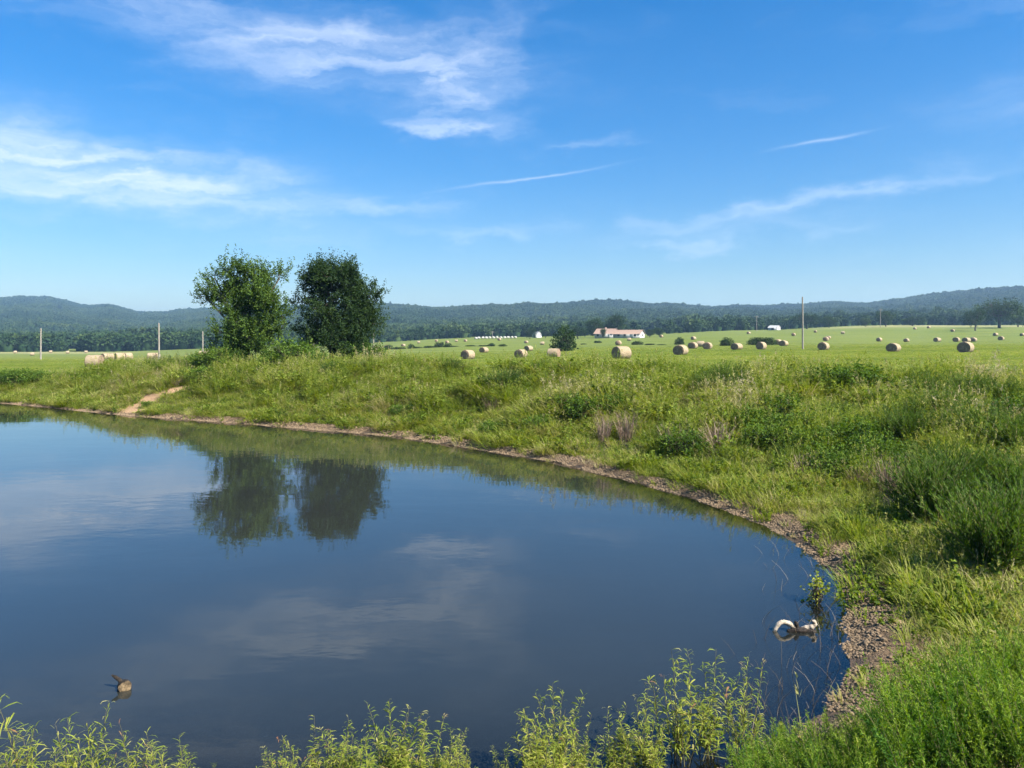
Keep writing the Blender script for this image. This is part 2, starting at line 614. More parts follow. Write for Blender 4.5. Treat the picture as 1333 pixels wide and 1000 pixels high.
GRASS_STOPS = [(0.0, (0.030, 0.060, 0.013)), (0.25, (0.082, 0.135, 0.024)), (0.48, (0.190, 0.255, 0.036)),
               (0.66, (0.295, 0.315, 0.068)), (0.82, (0.385, 0.345, 0.150)), (1.0, (0.46, 0.39, 0.25))]
M_GRASS = leaf_mat('grass_blades', GRASS_STOPS, 0.0, True, 0.30, 0.16, 0.45)
M_WILLOW = leaf_mat('willow_leaves', [(0.0, (0.10, 0.15, 0.02)), (0.35, (0.21, 0.26, 0.035)), (0.7, (0.36, 0.37, 0.06)), (0.93, (0.46, 0.42, 0.15)), (1.0, (0.32, 0.16, 0.08))], 0.46, False, 1.0, 0.2, 0.40, 0.6, 0.15)
M_MARE = leaf_mat('weed_leaves', [(0.0, (0.03, 0.085, 0.015)), (0.5, (0.085, 0.18, 0.022)), (1.0, (0.24, 0.33, 0.045))], 0.5, False, 0.9, 0.7, 0.42)
M_BROOM = leaf_mat('feathery_leaves', [(0.0, (0.036, 0.074, 0.013)), (0.5, (0.086, 0.152, 0.024)), (1.0, (0.170, 0.240, 0.040))], 0.5, False, 0.7, 0.35, 0.35)
M_BRAMBLE = leaf_mat('bramble_leaves', [(0.0, (0.042, 0.085, 0.014)), (0.5, (0.095, 0.165, 0.024)), (1.0, (0.180, 0.250, 0.040))], 0.45, False, 0.8, 0.35, 0.35)
M_TREE1 = leaf_mat('elm_leaves', [(0.0, (0.034, 0.068, 0.014)), (0.5, (0.068, 0.122, 0.021)), (1.0, (0.130, 0.190, 0.034))], 0.5, False, 0.9, 0.1, 0.30)
M_TREE2 = leaf_mat('oak_leaves', [(0.0, (0.016, 0.037, 0.011)), (0.5, (0.032, 0.064, 0.017)), (1.0, (0.066, 0.104, 0.027))], 0.5, False, 0.9, 0.1, 0.25, 0.6, 0.15)
M_FARTREE = leaf_mat('far_tree_leaves', [(0.0, (0.014, 0.034, 0.009)), (0.5, (0.028, 0.058, 0.013)), (1.0, (0.060, 0.095, 0.020))], 0.5, False, 0.7, 0.5, 0.2)
M_FOREST = leaf_mat('forest_leaves', [(0.0, (0.016, 0.040, 0.016)), (0.5, (0.034, 0.068, 0.021)), (1.0, (0.074, 0.110, 0.029))], 0.0, True, 0.35, 0.5, 0.15)
M_DEAD = leaf_mat('dead_grass', [(0.0, (0.12, 0.080, 0.058)), (0.5, (0.25, 0.175, 0.130)), (1.0, (0.44, 0.34, 0.25))], 0.5, False, 0.9, 0.2, 0.2)
M_REED = leaf_mat('dead_reed', [(0.0, (0.06, 0.045, 0.03)), (0.5, (0.16, 0.12, 0.08)), (1.0, (0.36, 0.29, 0.2))], 0.45, False, 1.0, 0.1, 0.1)
M_STEM = solid_mat('green_brown_stem', (0.10, 0.085, 0.035), (0.17, 0.15, 0.06), 20)
M_BARK = solid_mat('bark', (0.055, 0.042, 0.032), (0.12, 0.10, 0.08), 8, 0.9, 0.6, 18, (1, 1, 0.25))
M_POLE = solid_mat('weathered_pole_wood', (0.19, 0.165, 0.135), (0.32, 0.29, 0.245), 4, 0.85, 0.4, 16, (6, 6, 0.4))
M_STONE = solid_mat('pale_stone', (0.135, 0.088, 0.048), (0.34, 0.245, 0.145), 4, 0.85, 0.5, 12)


def ground_material():
    m, t, out = new_mat('ground')
    geo = t.node('ShaderNodeNewGeometry').outputs['Position']
    mud, path, field, forest = (t.attr(k) for k in ('mud', 'path', 'field', 'forest'))
    n1 = t.noise(geo, 0.9, 5, 0.6)
    n2 = t.noise(geo, 9.0, 5, 0.65)
    n3 = t.noise(geo, 42.0, 3, 0.6)
    soil = t.ramp(n2, [(0.3, (0.060, 0.048, 0.026)), (0.55, (0.085, 0.090, 0.034)), (0.75, (0.14, 0.13, 0.055))])
    mudc = t.ramp(n3, [(0.28, (0.070, 0.045, 0.025)), (0.5, (0.155, 0.104, 0.058)), (0.74, (0.29, 0.210, 0.125))])
    mudc = t.mix(t.ramp(n2, [(0.35, 0.0), (0.65, 0.45)]), mudc, (0.15, 0.095, 0.06))
    pathc = t.ramp(n2, [(0.3, (0.33, 0.19, 0.10)), (0.7, (0.47, 0.31, 0.18))])
    # hay field: regrown stubble with windrow streaks and paler patches
    mp = t.node('ShaderNodeMapping')
    mp.inputs['Rotation'].default_value = (0, 0, 0.35)
    mp.inputs['Scale'].default_value = (0.012, 0.22, 1)
    t.l.new(geo, mp.inputs[0])
    s1 = t.noise(mp.outputs[0], 1.0, 4, 0.6)
    s2 = t.noise(geo, 0.025, 4, 0.6)
    s3 = t.noise(geo, 2.6, 5, 0.7)
    fcol = t.ramp(t.math('ADD', t.math('MULTIPLY', s1, 0.62), t.math('MULTIPLY', s3, 0.38)),
                  [(0.36, (0.082, 0.118, 0.013)), (0.5, (0.125, 0.158, 0.019)), (0.63, (0.190, 0.198, 0.038))])
    dry = t.math('MULTIPLY', t.ramp(s2, [(0.52, 0.0), (0.72, 1.0)]), 0.45)
    fcol = t.mix(dry, fcol, (0.150, 0.175, 0.058))
    fcol = t.mix(t.attr('dry'), fcol, (0.34, 0.30, 0.15))
    woods = t.ramp(n1, [(0.3, (0.018, 0.030, 0.012)), (0.7, (0.040, 0.050, 0.020))])
    c = t.mix(field, soil, fcol)
    c = t.mix(forest, c, woods)
    c = t.mix(mud, c, mudc)
    c = t.mix(path, c, pathc)
    # wet rim at the waterline
    sp = t.node('ShaderNodeSeparateXYZ')
    t.l.new(geo, sp.inputs[0])
    wet = t.node('ShaderNodeMapRange')
    wet.inputs['From Min'].default_value = 0.035
    wet.inputs['From Max'].default_value = 0.075
    wet.inputs['To Min'].default_value = 1.0
    wet.inputs['To Max'].default_value = 0.0
    t.l.new(sp.outputs['Z'], wet.inputs['Value'])
    wetf = t.math('MULTIPLY', wet.outputs[0], mud)
    c = t.mix(t.math('MULTIPLY', wetf, 0.6), c, (0.06, 0.043, 0.03))
    p = t.node('ShaderNodeBsdfPrincipled')
    t.l.new(c, p.inputs['Base Color'])
    rr = t.math('MULTIPLY_ADD', wetf, -0.45, 0.95)
    t.l.new(rr, p.inputs['Roughness'])
    p.inputs['Specular IOR Level'].default_value = 0.2
    b = t.node('ShaderNodeBump')
    b.inputs['Strength'].default_value = 0.8
    b.inputs['Distance'].default_value = 0.06
    t.l.new(t.math('ADD', n3, t.math('MULTIPLY', n2, 1.5)), b.inputs['Height'])
    t.l.new(b.outputs[0], p.inputs['Normal'])
    t.l.new(p.outputs[0], out.inputs[0])
    return m


PATH_W = [hit(168, 540), hit(182, 527), hit(200, 515), hit(232, 507)]


def path_dist(x, y):
    d = np.full(np.shape(x), 1e9)
    for a, b in zip(PATH_W[:-1], PATH_W[1:]):
        ex, ey = b.x - a.x, b.y - a.y
        t = np.clip(((x - a.x) * ex + (y - a.y) * ey) / (ex * ex + ey * ey + 1e-9), 0, 1)
        d = np.minimum(d, np.hypot(x - a.x - t * ex, y - a.y - t * ey))
    return d


BARE = [(hit(1195, 662), 0.55), (hit(1160, 652), 0.35), (hit(1255, 700), 0.4), (hit(1180, 800), 0.24), (hit(1192, 840), 0.24), (hit(1150, 825), 0.26), (hit(1140, 770), 0.30), (hit(1160, 860), 0.24)]


def zones(x, y, s, u, D, back):
    col = u * F + CCOL
    nz = fbm(x * 1.1, y * 1.1, 40, 3)
    mw = 0.33 + 0.80 * np.clip(nz - 0.28, 0, 1) + 0.35 * np.exp(-((x - 5.1) ** 2 + (y - 11.0) ** 2) / 3.0)
    mw = mw * (1 - 0.6 * sstep(D, 30, 38))
    mud = 1 - sstep(s, mw * 0.75, mw * 1.25)
    pd = path_dist(x, y) + (fbm(x * 2, y * 2, 50, 2) - 0.5) * 1.1
    path = (1 - sstep(pd, 0.35, 0.85)) * (s > 0.15)
    for b, r in BARE:
        q = np.hypot(x - b.x, y - b.y) + (fbm(x * 3, y * 3, 51, 2) - 0.5) * 0.5
        mud = np.maximum(mud, 1 - sstep(q, r * 0.6, r * 1.1))
    wl = np.interp(col, WEED_C, WEED_Z) * (1 - back) + 10 * back + (fbm(x * 0.25, y * 0.25, 41, 3) - 0.5) * 4
    field = sstep(s, wl - 0.5, wl + 1.0)
    return mud, path, field, wl


def build_ground():
    fr = np.radians(np.concatenate([np.arange(-48, 48, 0.25), np.arange(48, 312, 3.0)]))
    rr = np.concatenate([[0.02, 0.6, 1.2, 1.8, 2.4, 3.0, 3.5], np.exp(np.linspace(math.log(4), math.log(60), 260)),
                         np.exp(np.linspace(math.log(61), math.log(4300), 180))])
    A, R = np.meshgrid(fr, rr)
    X, Y = (np.sin(A) * R).ravel(), (np.cos(A) * R).ravel()
    z, s, u, D, back, k = terrain(X, Y, True)
    mud, path, field, wl = zones(X, Y, s, u, D, back)
    field = field * (s > 0)
    forest = sstep(D, 600, 680)
    col = u * F + CCOL
    # a dry, unmown strip across the far end of the field and by the weeds
    dry = 0.75 * np.exp(-((D - 470) / 38.0) ** 2) * sstep(col, 1000, 1150) + 0.6 * np.exp(-((D - 430) / 35.0) ** 2) * (1 - sstep(col, 120, 200))
    dry += 0.7 * np.exp(-(((col - 560) / 70) ** 2 + ((D - 52) / 4.0) ** 2))
    n, m = len(fr), len(rr)
    i = np.arange(m - 1)[:, None] * n; j = np.arange(n)[None, :]; j2 = (j + 1) % n
    T = np.stack([i + j, i + n + j, i + n + j2, i + j2], -1).reshape(-1, 4)[:, ::-1]
    me = mk_mesh('ground', np.stack([X, Y, z], 1), T, [ground_material()], smooth=True,
                 extra={'mud': mud, 'path': path, 'field': field, 'forest': forest, 'dry': np.clip(dry, 0, 1)})
    o = mobj('ground', me)
    tag(o, None, None, None, 'structure')
    if me.polygons[5000].normal.z < 0:
        me.flip_normals()
    return o


build_ground()


def build_water():
    m, t, out = new_mat('pond_water')
    geo = t.node('ShaderNodeNewGeometry').outputs['Position']
    mp = t.node('ShaderNodeMapping')
    mp.inputs['Scale'].default_value = (0.55, 1.0, 1)
    mp.inputs['Rotation'].default_value = (0, 0, 0.25)
    t.l.new(geo, mp.inputs[0])
    w1 = t.noise(mp.outputs[0], 3.2, 3, 0.5, 0.3)
    w2 = t.noise(mp.outputs[0], 0.5, 2, 0.5)
    patch = t.ramp(t.noise(geo, 0.16, 3, 0.6), [(0.38, 0.35), (0.65, 1.0)])
    h = t.math('ADD', t.math('MULTIPLY', t.math('MULTIPLY', w1, patch), 0.0024), t.math('MULTIPLY', w2, 0.006))
    b = t.node('ShaderNodeBump')
    b.inputs['Strength'].default_value = 1.0
    b.inputs['Distance'].default_value = 1.0
    t.l.new(h, b.inputs['Height'])
    fr = t.node('ShaderNodeFresnel')
    fr.inputs['IOR'].default_value = 1.48
    t.l.new(b.outputs[0], fr.inputs['Normal'])
    gl = t.node('ShaderNodeBsdfGlossy')
    gl.inputs['Roughness'].default_value = 0.015
    gl.inputs['Color'].default_value = (1, 1, 1, 1)
    t.l.new(b.outputs[0], gl.inputs['Normal'])
    df = t.node('ShaderNodeBsdfDiffuse')
    df.inputs['Color'].default_value = (0.021, 0.024, 0.021, 1)
    tr = t.node('ShaderNodeBsdfTransparent')
    tr.inputs['Color'].default_value = (0.75, 0.66, 0.50, 1)
    # silt hides the bed within a few decimetres
    deep = t.math('SUBTRACT', 1.0, t.math('EXPONENT', t.math('MULTIPLY', t.attr('depth'), -5.0)))
    body = t.node('ShaderNodeMixShader')
    t.l.new(deep, body.inputs[0])
    t.l.new(tr.outputs[0], body.inputs[1])
    t.l.new(df.outputs[0], body.inputs[2])
    mx = t.node('ShaderNodeMixShader')
    t.l.new(fr.outputs[0], mx.inputs[0])
    t.l.new(body.outputs[0], mx.inputs[1])
    t.l.new(gl.outputs[0], mx.inputs[2])
    t.l.new(mx.outputs[0], out.inputs[0])
    gx, gy = np.arange(-46, 8.01, 0.25), np.arange(2.5, 46.01, 0.25)
    X, Y = np.meshgrid(gx, gy)
    s = pond_sd(X.ravel(), Y.ravel())
    zt = terrain(X.ravel(), Y.ravel())
    n = len(gx)
    i = np.arange(len(gy) - 1)[:, None] * n; j = np.arange(n - 1)[None, :]
    T = np.stack([i + j, i + j + 1, i + n + j + 1, i + n + j], -1).reshape(-1, 4)
    T = T[(s[T] < 0.75).any(1)]
    used = np.unique(T); re = np.full(X.size, -1); re[used] = np.arange(len(used))
    V = np.stack([X.ravel(), Y.ravel(), np.zeros(X.size)], 1)[used]
    me = mk_mesh('pond_water', V, re[T], [m], smooth=True, extra={'depth': np.clip(-zt[used], 0, 3)})
    o = mobj('pond_water', me)
    tag(o, None, None, None, 'structure')


build_water()


# ------------------------------------------------------------------ scatter by geometry nodes (uncountable cover only)
def proto_coll(name, meshes):
    c = bpy.data.collections.new(name)
    for i, me in enumerate(meshes):
        c.objects.link(bpy.data.objects.new('%s_%02d' % (name, i), me))
    return c


def scatter(name, pts, rot, scl, tint, idx, coll, label=None, cat=None):
    me = bpy.data.meshes.new(name)
    me.vertices.add(len(pts))
    me.vertices.foreach_set('co', np.asarray(pts, np.float32).ravel())
    me.attributes.new('rot', 'FLOAT_VECTOR', 'POINT').data.foreach_set('vector', np.asarray(rot, np.float32).ravel())
    me.attributes.new('scl', 'FLOAT_VECTOR', 'POINT').data.foreach_set('vector', np.asarray(scl, np.float32).ravel())
    me.attributes.new('tint', 'FLOAT', 'POINT').data.foreach_set('value', np.asarray(tint, np.float32))
    me.attributes.new('idx', 'INT', 'POINT').data.foreach_set('value', np.asarray(idx, np.int32))
    o = mobj(name, me)
    ng = bpy.data.node_groups.new(name + '_scatter', 'GeometryNodeTree')
    ng.interface.new_socket('Geometry', in_out='INPUT', socket_type='NodeSocketGeometry')
    ng.interface.new_socket('Geometry', in_out='OUTPUT', socket_type='NodeSocketGeometry')
    N, L = ng.nodes, ng.links
    gi, go = N.new('NodeGroupInput'), N.new('NodeGroupOutput')
    ci = N.new('GeometryNodeCollectionInfo')
    ci.inputs['Collection'].default_value = coll
    ci.inputs['Separate Children'].default_value = True
    ci.inputs['Reset Children'].default_value = True
    iop = N.new('GeometryNodeInstanceOnPoints')
    iop.inputs['Pick Instance'].default_value = True

    def na(nm, dt):
        q = N.new('GeometryNodeInputNamedAttribute')
        q.data_type = dt
        q.inputs['Name'].default_value = nm
        return q.outputs['Attribute']
    e2r = N.new('FunctionNodeEulerToRotation')
    L.new(na('rot', 'FLOAT_VECTOR'), e2r.inputs[0])
    L.new(gi.outputs[0], iop.inputs['Points'])
    L.new(ci.outputs[0], iop.inputs['Instance'])
    L.new(na('idx', 'INT'), iop.inputs['Instance Index'])
    L.new(e2r.outputs[0], iop.inputs['Rotation'])
    L.new(na('scl', 'FLOAT_VECTOR'), iop.inputs['Scale'])
    L.new(iop.outputs[0], go.inputs[0])
    md = o.modifiers.new('scatter', 'NODES')
    md.node_group = ng
    tag(o, label, cat, None, 'stuff')
    return o


def tuft(nb, h0, h1, w, rad, lean, bend, heads=0, tvlo=0.0, tvhi=1.0):
    g = Geo()
    a = RNG.random(nb) * 2 * math.pi; r = rad * np.sqrt(RNG.random(nb))
    B = np.stack([np.cos(a) * r, np.sin(a) * r, np.full(nb, -0.03)], 1)
    D = np.stack([np.cos(a) * lean * (0.3 + RNG.random(nb)), np.sin(a) * lean * (0.3 + RNG.random(nb)), np.ones(nb)], 1) + RNG.normal(size=(nb, 3)) * 0.12
    g.blades(B, D, RNG.uniform(h0, h1, nb), w * RNG.uniform(0.7, 1.3, nb), bend * RNG.uniform(0.3, 1.4, nb), RNG.uniform(tvlo, tvhi, nb))
    if heads:
        a = RNG.random(heads) * 6.283
        for k in range(heads):
            d = np.array([math.cos(a[k]) * lean * 0.5, math.sin(a[k]) * lean * 0.5, 1.0]); d /= np.linalg.norm(d)
            L = RNG.uniform(h1 * 0.95, h1 * 1.35)
            b0 = np.array([math.cos(a[k]), math.sin(a[k]), 0]) * rad * 0.5
            g.blades(b0[None], d[None], L, w * 0.5, 0.12, 0.85)
            n = 9
            f = RNG.uniform(0.74, 1.0, n)
            P0 = b0 + d * (L * f)[:, None] + np.array([d[0], d[1], 0]) * (0.12 * L * f * f)[:, None]
            g.leaves(P0, rdir(n, 1.0, 0.55), rdir(n), RNG.uniform(0.03, 0.06, n), 0.012, np.full(n, 0.95))
    return g.mesh('grass_tuft', M_GRASS)


def broadleaf(nst, h, ll, lw, spread):
    g = Geo()
    for k in range(nst):
        d = rdir(1, 1.0, spread)[0]; d[2] = abs(d[2]) + 0.3
        L = h * RNG.uniform(0.6, 1.1)
        b0 = np.append(RNG.normal(size=2) * 0.07, -0.02)
        g.blades(b0[None], d[None], L, 0.008, 0.15, 0.6)
        n = int(14 + 12 * L / 0.5)
        f = RNG.uniform(0.12, 1.0, n)
        P0 = b0 + d / np.linalg.norm(d) * (L * f)[:, None]
        dd = rdir(n, 0.35, 0.8)
        g.leaves(P0, dd, rdir(n, 1.2, 0.5), ll * RNG.uniform(0.6, 1.2, n) * (1.15 - 0.5 * f), lw * RNG.uniform(0.7, 1.2, n), None, 0.15, 0.15)
    return g.mesh('broadleaf_weed', M_GRASS)


def feathery(nst, h):
    g = Geo()
    for k in range(nst):
        d = rdir(1, 1.0, 0.22)[0]
        L = h * RNG.uniform(0.65, 1.1)
        b0 = np.append(RNG.normal(size=2) * 0.06, -0.02)
        g.blades(b0[None], d[None], L, 0.008, 0.1, 0.5)
        n = 55
        f = RNG.uniform(0.15, 1.0, n)
        P0 = b0 + d * (L * f)[:, None]
        dd = rdir(n, 0.75, 0.6)
        g.leaves(P0, dd, rdir(n), RNG.uniform(0.04, 0.085, n) * (1.2 - 0.7 * f), 0.009, None, 0.1, 0.05)
    return g.mesh('feathery_weed', M_GRASS)


PROTO = []
PROTO += [tuft(34, 0.10, 0.26, 0.008, 0.13, 0.45, 0.45) for _ in range(4)]               # 0-3 short lush grass
PROTO += [tuft(30, 0.28, 0.58, 0.010, 0.14, 0.38, 0.5, 1) for _ in range(3)]             # 4-6 tall grass with seed heads
PROTO += [broadleaf(4, 0.42, 0.085, 0.042, 0.35) for _ in range(3)]                      # 7-9 broad-leaved weeds
PROTO += [feathery(4, 0.62) for _ in range(3)]                                           # 10-12 feathery weeds
PROTO += [tuft(26, 0.30, 0.60, 0.007, 0.10, 0.25, 0.35, 1, 0.1, 1.0) for _ in range(2)]  # 13-14 dry tufts
PROTO += [broadleaf(6, 0.16, 0.04, 0.028, 0.8) for _ in range(2)]                        # 15-16 low clover mats
C_COVER = proto_coll('cover_source', PROTO)


DEAD_PX = ((1157, 642, 0.85, 'tall dead brown grass clump beside dark feathery shrub'), (786, 575, 0.95, 'narrow dead brown grass clump, slimmer of a close pair'),
           (815, 575, 1.05, 'dead brown grass clump with ragged pale tips, fuller of a close pair'), (876, 592, 1.1, 'grey dead stalks forking in a wide vee on the bank'),
           (936, 590, 1.1, 'broad greyish dead grass clump leaning above bright grass'))
DEAD_AT = [hit(c, r) for c, r, h, lab in DEAD_PX]


def scatter_bank():
    n = 420000
    x, y = RNG.uniform(-34, 24, n), RNG.uniform(2.2, 56, n)
    uu = x / y
    keep = (np.abs(uu) < 0.80) & (RNG.random(n) < np.clip(13.0 / y, 0.24, 1.0))
    x, y = x[keep], y[keep]
    z, s, u, D, back, k = terrain(x, y, True)
    mud, path, field, wl = zones(x, y, s, u, D, back)
    near = (y < 6.25) & (x < 1.9)
    sparse = np.where((s < 1.8) & (fbm(x * 1.6, y * 1.6, 77, 2) < 0.40), 0.45, 1.0)
    keep = (s > 0.06) & (RNG.random(len(x)) < (1 - field) * (1 - 0.89 * mud) * (1 - path) * sparse) & (y > 4.9) & ~near
    for p in DEAD_AT:                                          # dead clumps stand clear of the green weeds before them
        dx, dy = x - p.x, y - p.y
        keep &= ~((np.abs(dx - p.x / p.y * dy) < 0.22) & (dy > -1.3) & (dy < 0.15) & (RNG.random(len(x)) < 0.85))
    x, y, z, s, u, D, wl = (a[keep] for a in (x, y, z, s, u, D, wl))
    m = len(x)
    q = RNG.random(m)
    patch = fbm(x * 0.55, y * 0.55, 60, 3)
    patch2 = fbm(x * 0.42 + 40, y * 0.42, 61, 3)
    patch3 = fbm(x * 0.8 + 9, y * 0.8, 62, 3)
    hi = sstep(s + (patch - 0.5) * 4, 2.2, 5.0)                # 0 by the water, 1 on the upper bank
    idx = np.zeros(m, int); tint = np.zeros(m); sc = np.ones(m)
    low = RNG.random(m) > hi
    # lower bank: bright short grass, clover mats, a few weeds
    a = low & (q < 0.70); idx[a] = RNG.integers(0, 4, a.sum()); tint[a] = 0.46 + 0.32 * patch2[a] + RNG.normal(size=a.sum()) * 0.07; sc[a] = RNG.uniform(0.7, 1.35, a.sum())
    a = low & (q >= 0.70) & (q < 0.86); idx[a] = RNG.integers(15, 17, a.sum()); tint[a] = 0.36 + 0.2 * patch3[a]; sc[a] = RNG.uniform(0.7, 1.5, a.sum())
    a = low & (q >= 0.86) & (q < 0.93); idx[a] = RNG.integers(7, 10, a.sum()); tint[a] = 0.34 + 0.15 * patch3[a]; sc[a] = RNG.uniform(0.5, 0.9, a.sum())
    a = low & (q >= 0.93); idx[a] = RNG.integers(4, 7, a.sum()); tint[a] = 0.52 + 0.2 * patch[a]; sc[a] = RNG.uniform(0.5, 0.9, a.sum())
    # upper bank: rough mixture in drifts
    up = ~low
    strawy = sstep(patch2, 0.54, 0.72); leafy = sstep(patch3, 0.48, 0.62)
    a = up & (q < 0.42); idx[a] = RNG.integers(4, 7, a.sum()); tint[a] = 0.54 + 0.25 * strawy[a] - 0.1 * leafy[a] + RNG.normal(size=a.sum()) * 0.08; sc[a] = RNG.uniform(0.7, 1.2, a.sum())
    a = up & (q >= 0.42) & (q < 0.64); idx[a] = RNG.integers(7, 10, a.sum()); tint[a] = 0.33 + 0.24 * patch[a] + 0.05 * strawy[a]; sc[a] = RNG.uniform(0.7, 1.35, a.sum())
    a = up & (q >= 0.64) & (q < 0.91); idx[a] = RNG.integers(10, 13, a.sum()); tint[a] = 0.36 + 0.24 * patch2[a]; sc[a] = RNG.uniform(0.6, 1.25, a.sum())
    a = up & (q >= 0.91); idx[a] = RNG.integers(13, 15, a.sum()); tint[a] = 0.56 + 0.26 * strawy[a]; sc[a] = RNG.uniform(0.7, 1.15, a.sum())
    # swap some leafy clumps for straw where the drift is dry
    a = up & (strawy > 0.6) & (RNG.random(m) < 0.35); idx[a] = RNG.integers(13, 15, a.sum()); tint[a] = 0.66 + RNG.normal(size=a.sum()) * 0.08
    clump = fbm(x * 0.9 + 3, y * 0.9, 63, 3)
    sc = sc * np.where(low, 0.75 + 0.7 * sstep(clump, 0.35, 0.7), 0.5 + 0.95 * sstep(clump, 0.32, 0.68))
    tint = tint + (fbm(x * 1.7, y * 1.7, 64, 2) - 0.5) * 0.28
    edge = sstep(s, wl - 2.5, wl)                              # weeds thin and shorten where the mowing begins
    sc = sc * (1 - 0.35 * edge)
    spit = (u * F + CCOL > 1085) & (u * F + CCOL < 1235) & (y < 9.3)
    sc = np.where(spit, sc * 0.6, sc)
    rot = np.stack([RNG.normal(size=m) * 0.10, RNG.normal(size=m) * 0.10, RNG.random(m) * 6.283], 1)
    wide = np.clip(y / 16.0, 1.0, 1.6)
    scl = np.stack([sc * wide, sc * wide, sc], 1)
    scatter('bank_grass', np.stack([x, y, z - 0.01], 1), rot, scl, np.clip(tint, 0.02, 1.0), idx, C_COVER,
            'rough green grass and weeds covering the pond bank', 'grass')
    print('bank cover', m)


scatter_bank()


def scatter_field():
    n = 210000
    y = np.sqrt(RNG.uniform(24 ** 2, 215 ** 2, n)); x = RNG.uniform(-0.76, 0.80, n) * y
    keep = RNG.random(n) < np.clip(75.0 / y, 0.3, 1) * (1 - sstep(y, 95, 212))
    x, y = x[keep], y[keep]
    z, s, u, D, back, k = terrain(x, y, True)
    mud, path, field, wl = zones(x, y, s, u, D, back)
    keep = (s > 3) & (RNG.random(len(x)) < field * 0.9)
    x, y, z, u = x[keep], y[keep], z[keep], u[keep]
    m = len(x)
    pt = 0.5 * fbm(x * 0.2, y * 0.2, 90, 3) + 0.5 * fbm(x * 0.012 + y * 0.004, y * 0.21 - x * 0.07, 91, 3)
    tint = 0.27 + 0.46 * pt + RNG.normal(size=m) * 0.06
    dryp = np.exp(-(((u * F + CCOL - 560) / 80) ** 2 + ((y - 52) / 5.0) ** 2))
    tint = tint + 0.4 * dryp
    sc = RNG.uniform(0.35, 0.7, m)
    wd = np.clip(y / 26.0, 1.6, 4.2)
    scl = np.stack([sc * wd, sc * wd, sc * 0.75], 1)
    rot = np.stack([np.zeros(m), np.zeros(m), RNG.random(m) * 6.283], 1)
    scatter('field_grass', np.stack([x, y, z], 1), rot, scl, np.clip(tint, 0.02, 1), RNG.integers(0, 4, m), C_COVER,
            'short mown green grass of the hay field', 'grass')
    print('field cover', m)


scatter_field()


# ------------------------------------------------------------------ gravel and stones along the waterline
def rock_mesh(name, seed, flat=0.55):
    r = np.random.default_rng(seed)
    ph = (1 + 5 ** 0.5) / 2
    V = np.array([(-1, ph, 0), (1, ph, 0), (-1, -ph, 0), (1, -ph, 0), (0, -1, ph), (0, 1, ph), (0, -1, -ph), (0, 1, -ph), (ph, 0, -1), (ph, 0, 1), (-ph, 0, -1), (-ph, 0, 1)], float)
    T = [(0, 11, 5), (0, 5, 1), (0, 1, 7), (0, 7, 10), (0, 10, 11), (1, 5, 9), (5, 11, 4), (11, 10, 2), (10, 7, 6), (7, 1, 8), (3, 9, 4), (3, 4, 2), (3, 2, 6), (3, 6, 8), (3, 8, 9), (4, 9, 5), (2, 4, 11), (6, 2, 10), (8, 6, 7), (9, 8, 1)]
    V /= np.linalg.norm(V, axis=1)[:, None]
    V = V * r.uniform(0.72, 1.2, (12, 1)) * np.array([1.0, r.uniform(0.6, 0.95), flat])
    return mk_mesh(name, V, T, [M_STONE], tv=np.full(12, 0.5))


ROCKS = [rock_mesh('gravel_stone', 100 + i) for i in range(5)]


def scatter_gravel():
    n = 150000
    i = RNG.integers(0, len(POND), n); f = RNG.random(n)[:, None]
    q = POND[i] * (1 - f) + np.roll(POND, -1, 0)[i] * f + RNG.normal(size=(n, 2)) * np.clip(RNG.random((n, 1)), 0.2, 1) * 0.9
    x, y = q[:, 0], q[:, 1]
    for b, r in BARE:
        j = RNG.integers(0, n, 500)
        x[j] = b.x + RNG.normal(size=500) * r * 0.6; y[j] = b.y + RNG.normal(size=500) * r * 0.6
    z, s, u, D, back, k = terrain(x, y, True)
    mud, path, field, wl = zones(x, y, s, u, D, back)
    keep = (np.abs(u) < 0.72) & (s > -0.25) & (s < 3.5) & (y > 5.8) & (RNG.random(n) < mud * 0.6) & (fbm(x * 2.5, y * 2.5, 70, 2) > 0.30)
    x, y, z = x[keep], y[keep], z[keep]
    m = len(x)
    sc = 0.003 + 0.020 * RNG.random(m) ** 3 + 0.0009 * y
    scl = sc[:, None] * np.array([1.0, 1.0, 0.8])
    rot = np.stack([RNG.normal(size=m) * 0.2, RNG.normal(size=m) * 0.2, RNG.random(m) * 6.283], 1)
    scatter('shore_gravel', np.stack([x, y, z + sc * 0.2], 1), rot, scl, RNG.random(m), RNG.integers(0, 5, m), proto_coll('gravel_source', ROCKS),
            'tan gravel strewn along the muddy waterline', 'gravel')
    print('gravel', m)


scatter_gravel()

big = [rock_mesh('shore_stone', 300 + i, 0.5) for i in range(4)]
stone_px = [(1097, 771), (1103, 758), (1088, 748), (1118, 745), (1126, 770), (1135, 752), (1108, 790), (1122, 800), (1145, 782), (1150, 835),
            (1168, 812), (1180, 790), (1160, 858), (1192, 823), (1140, 870), (1128, 838), (1075, 738), (1052, 715), (1028, 697), (1000, 682), (968, 668),
            (935, 655), (898, 643), (862, 634), (1092, 728), (1110, 728), (1070, 712), (1132, 728)]
for i, (c, r) in enumerate(stone_px):
    p = hit(c, r)
    o = mobj('shore_stone', big[i % 4])
    k = random.uniform(0.035, 0.075)
    o.location = (p.x, p.y, p.z + k * 0.15)
    o.rotation_euler = (0, 0, random.uniform(0, 6.28))
    o.scale = (k, k, k * 0.9)
    tag(o, 'fist-sized tan stone lying on the gravel waterline', 'stone', 'tan stones along the waterline')
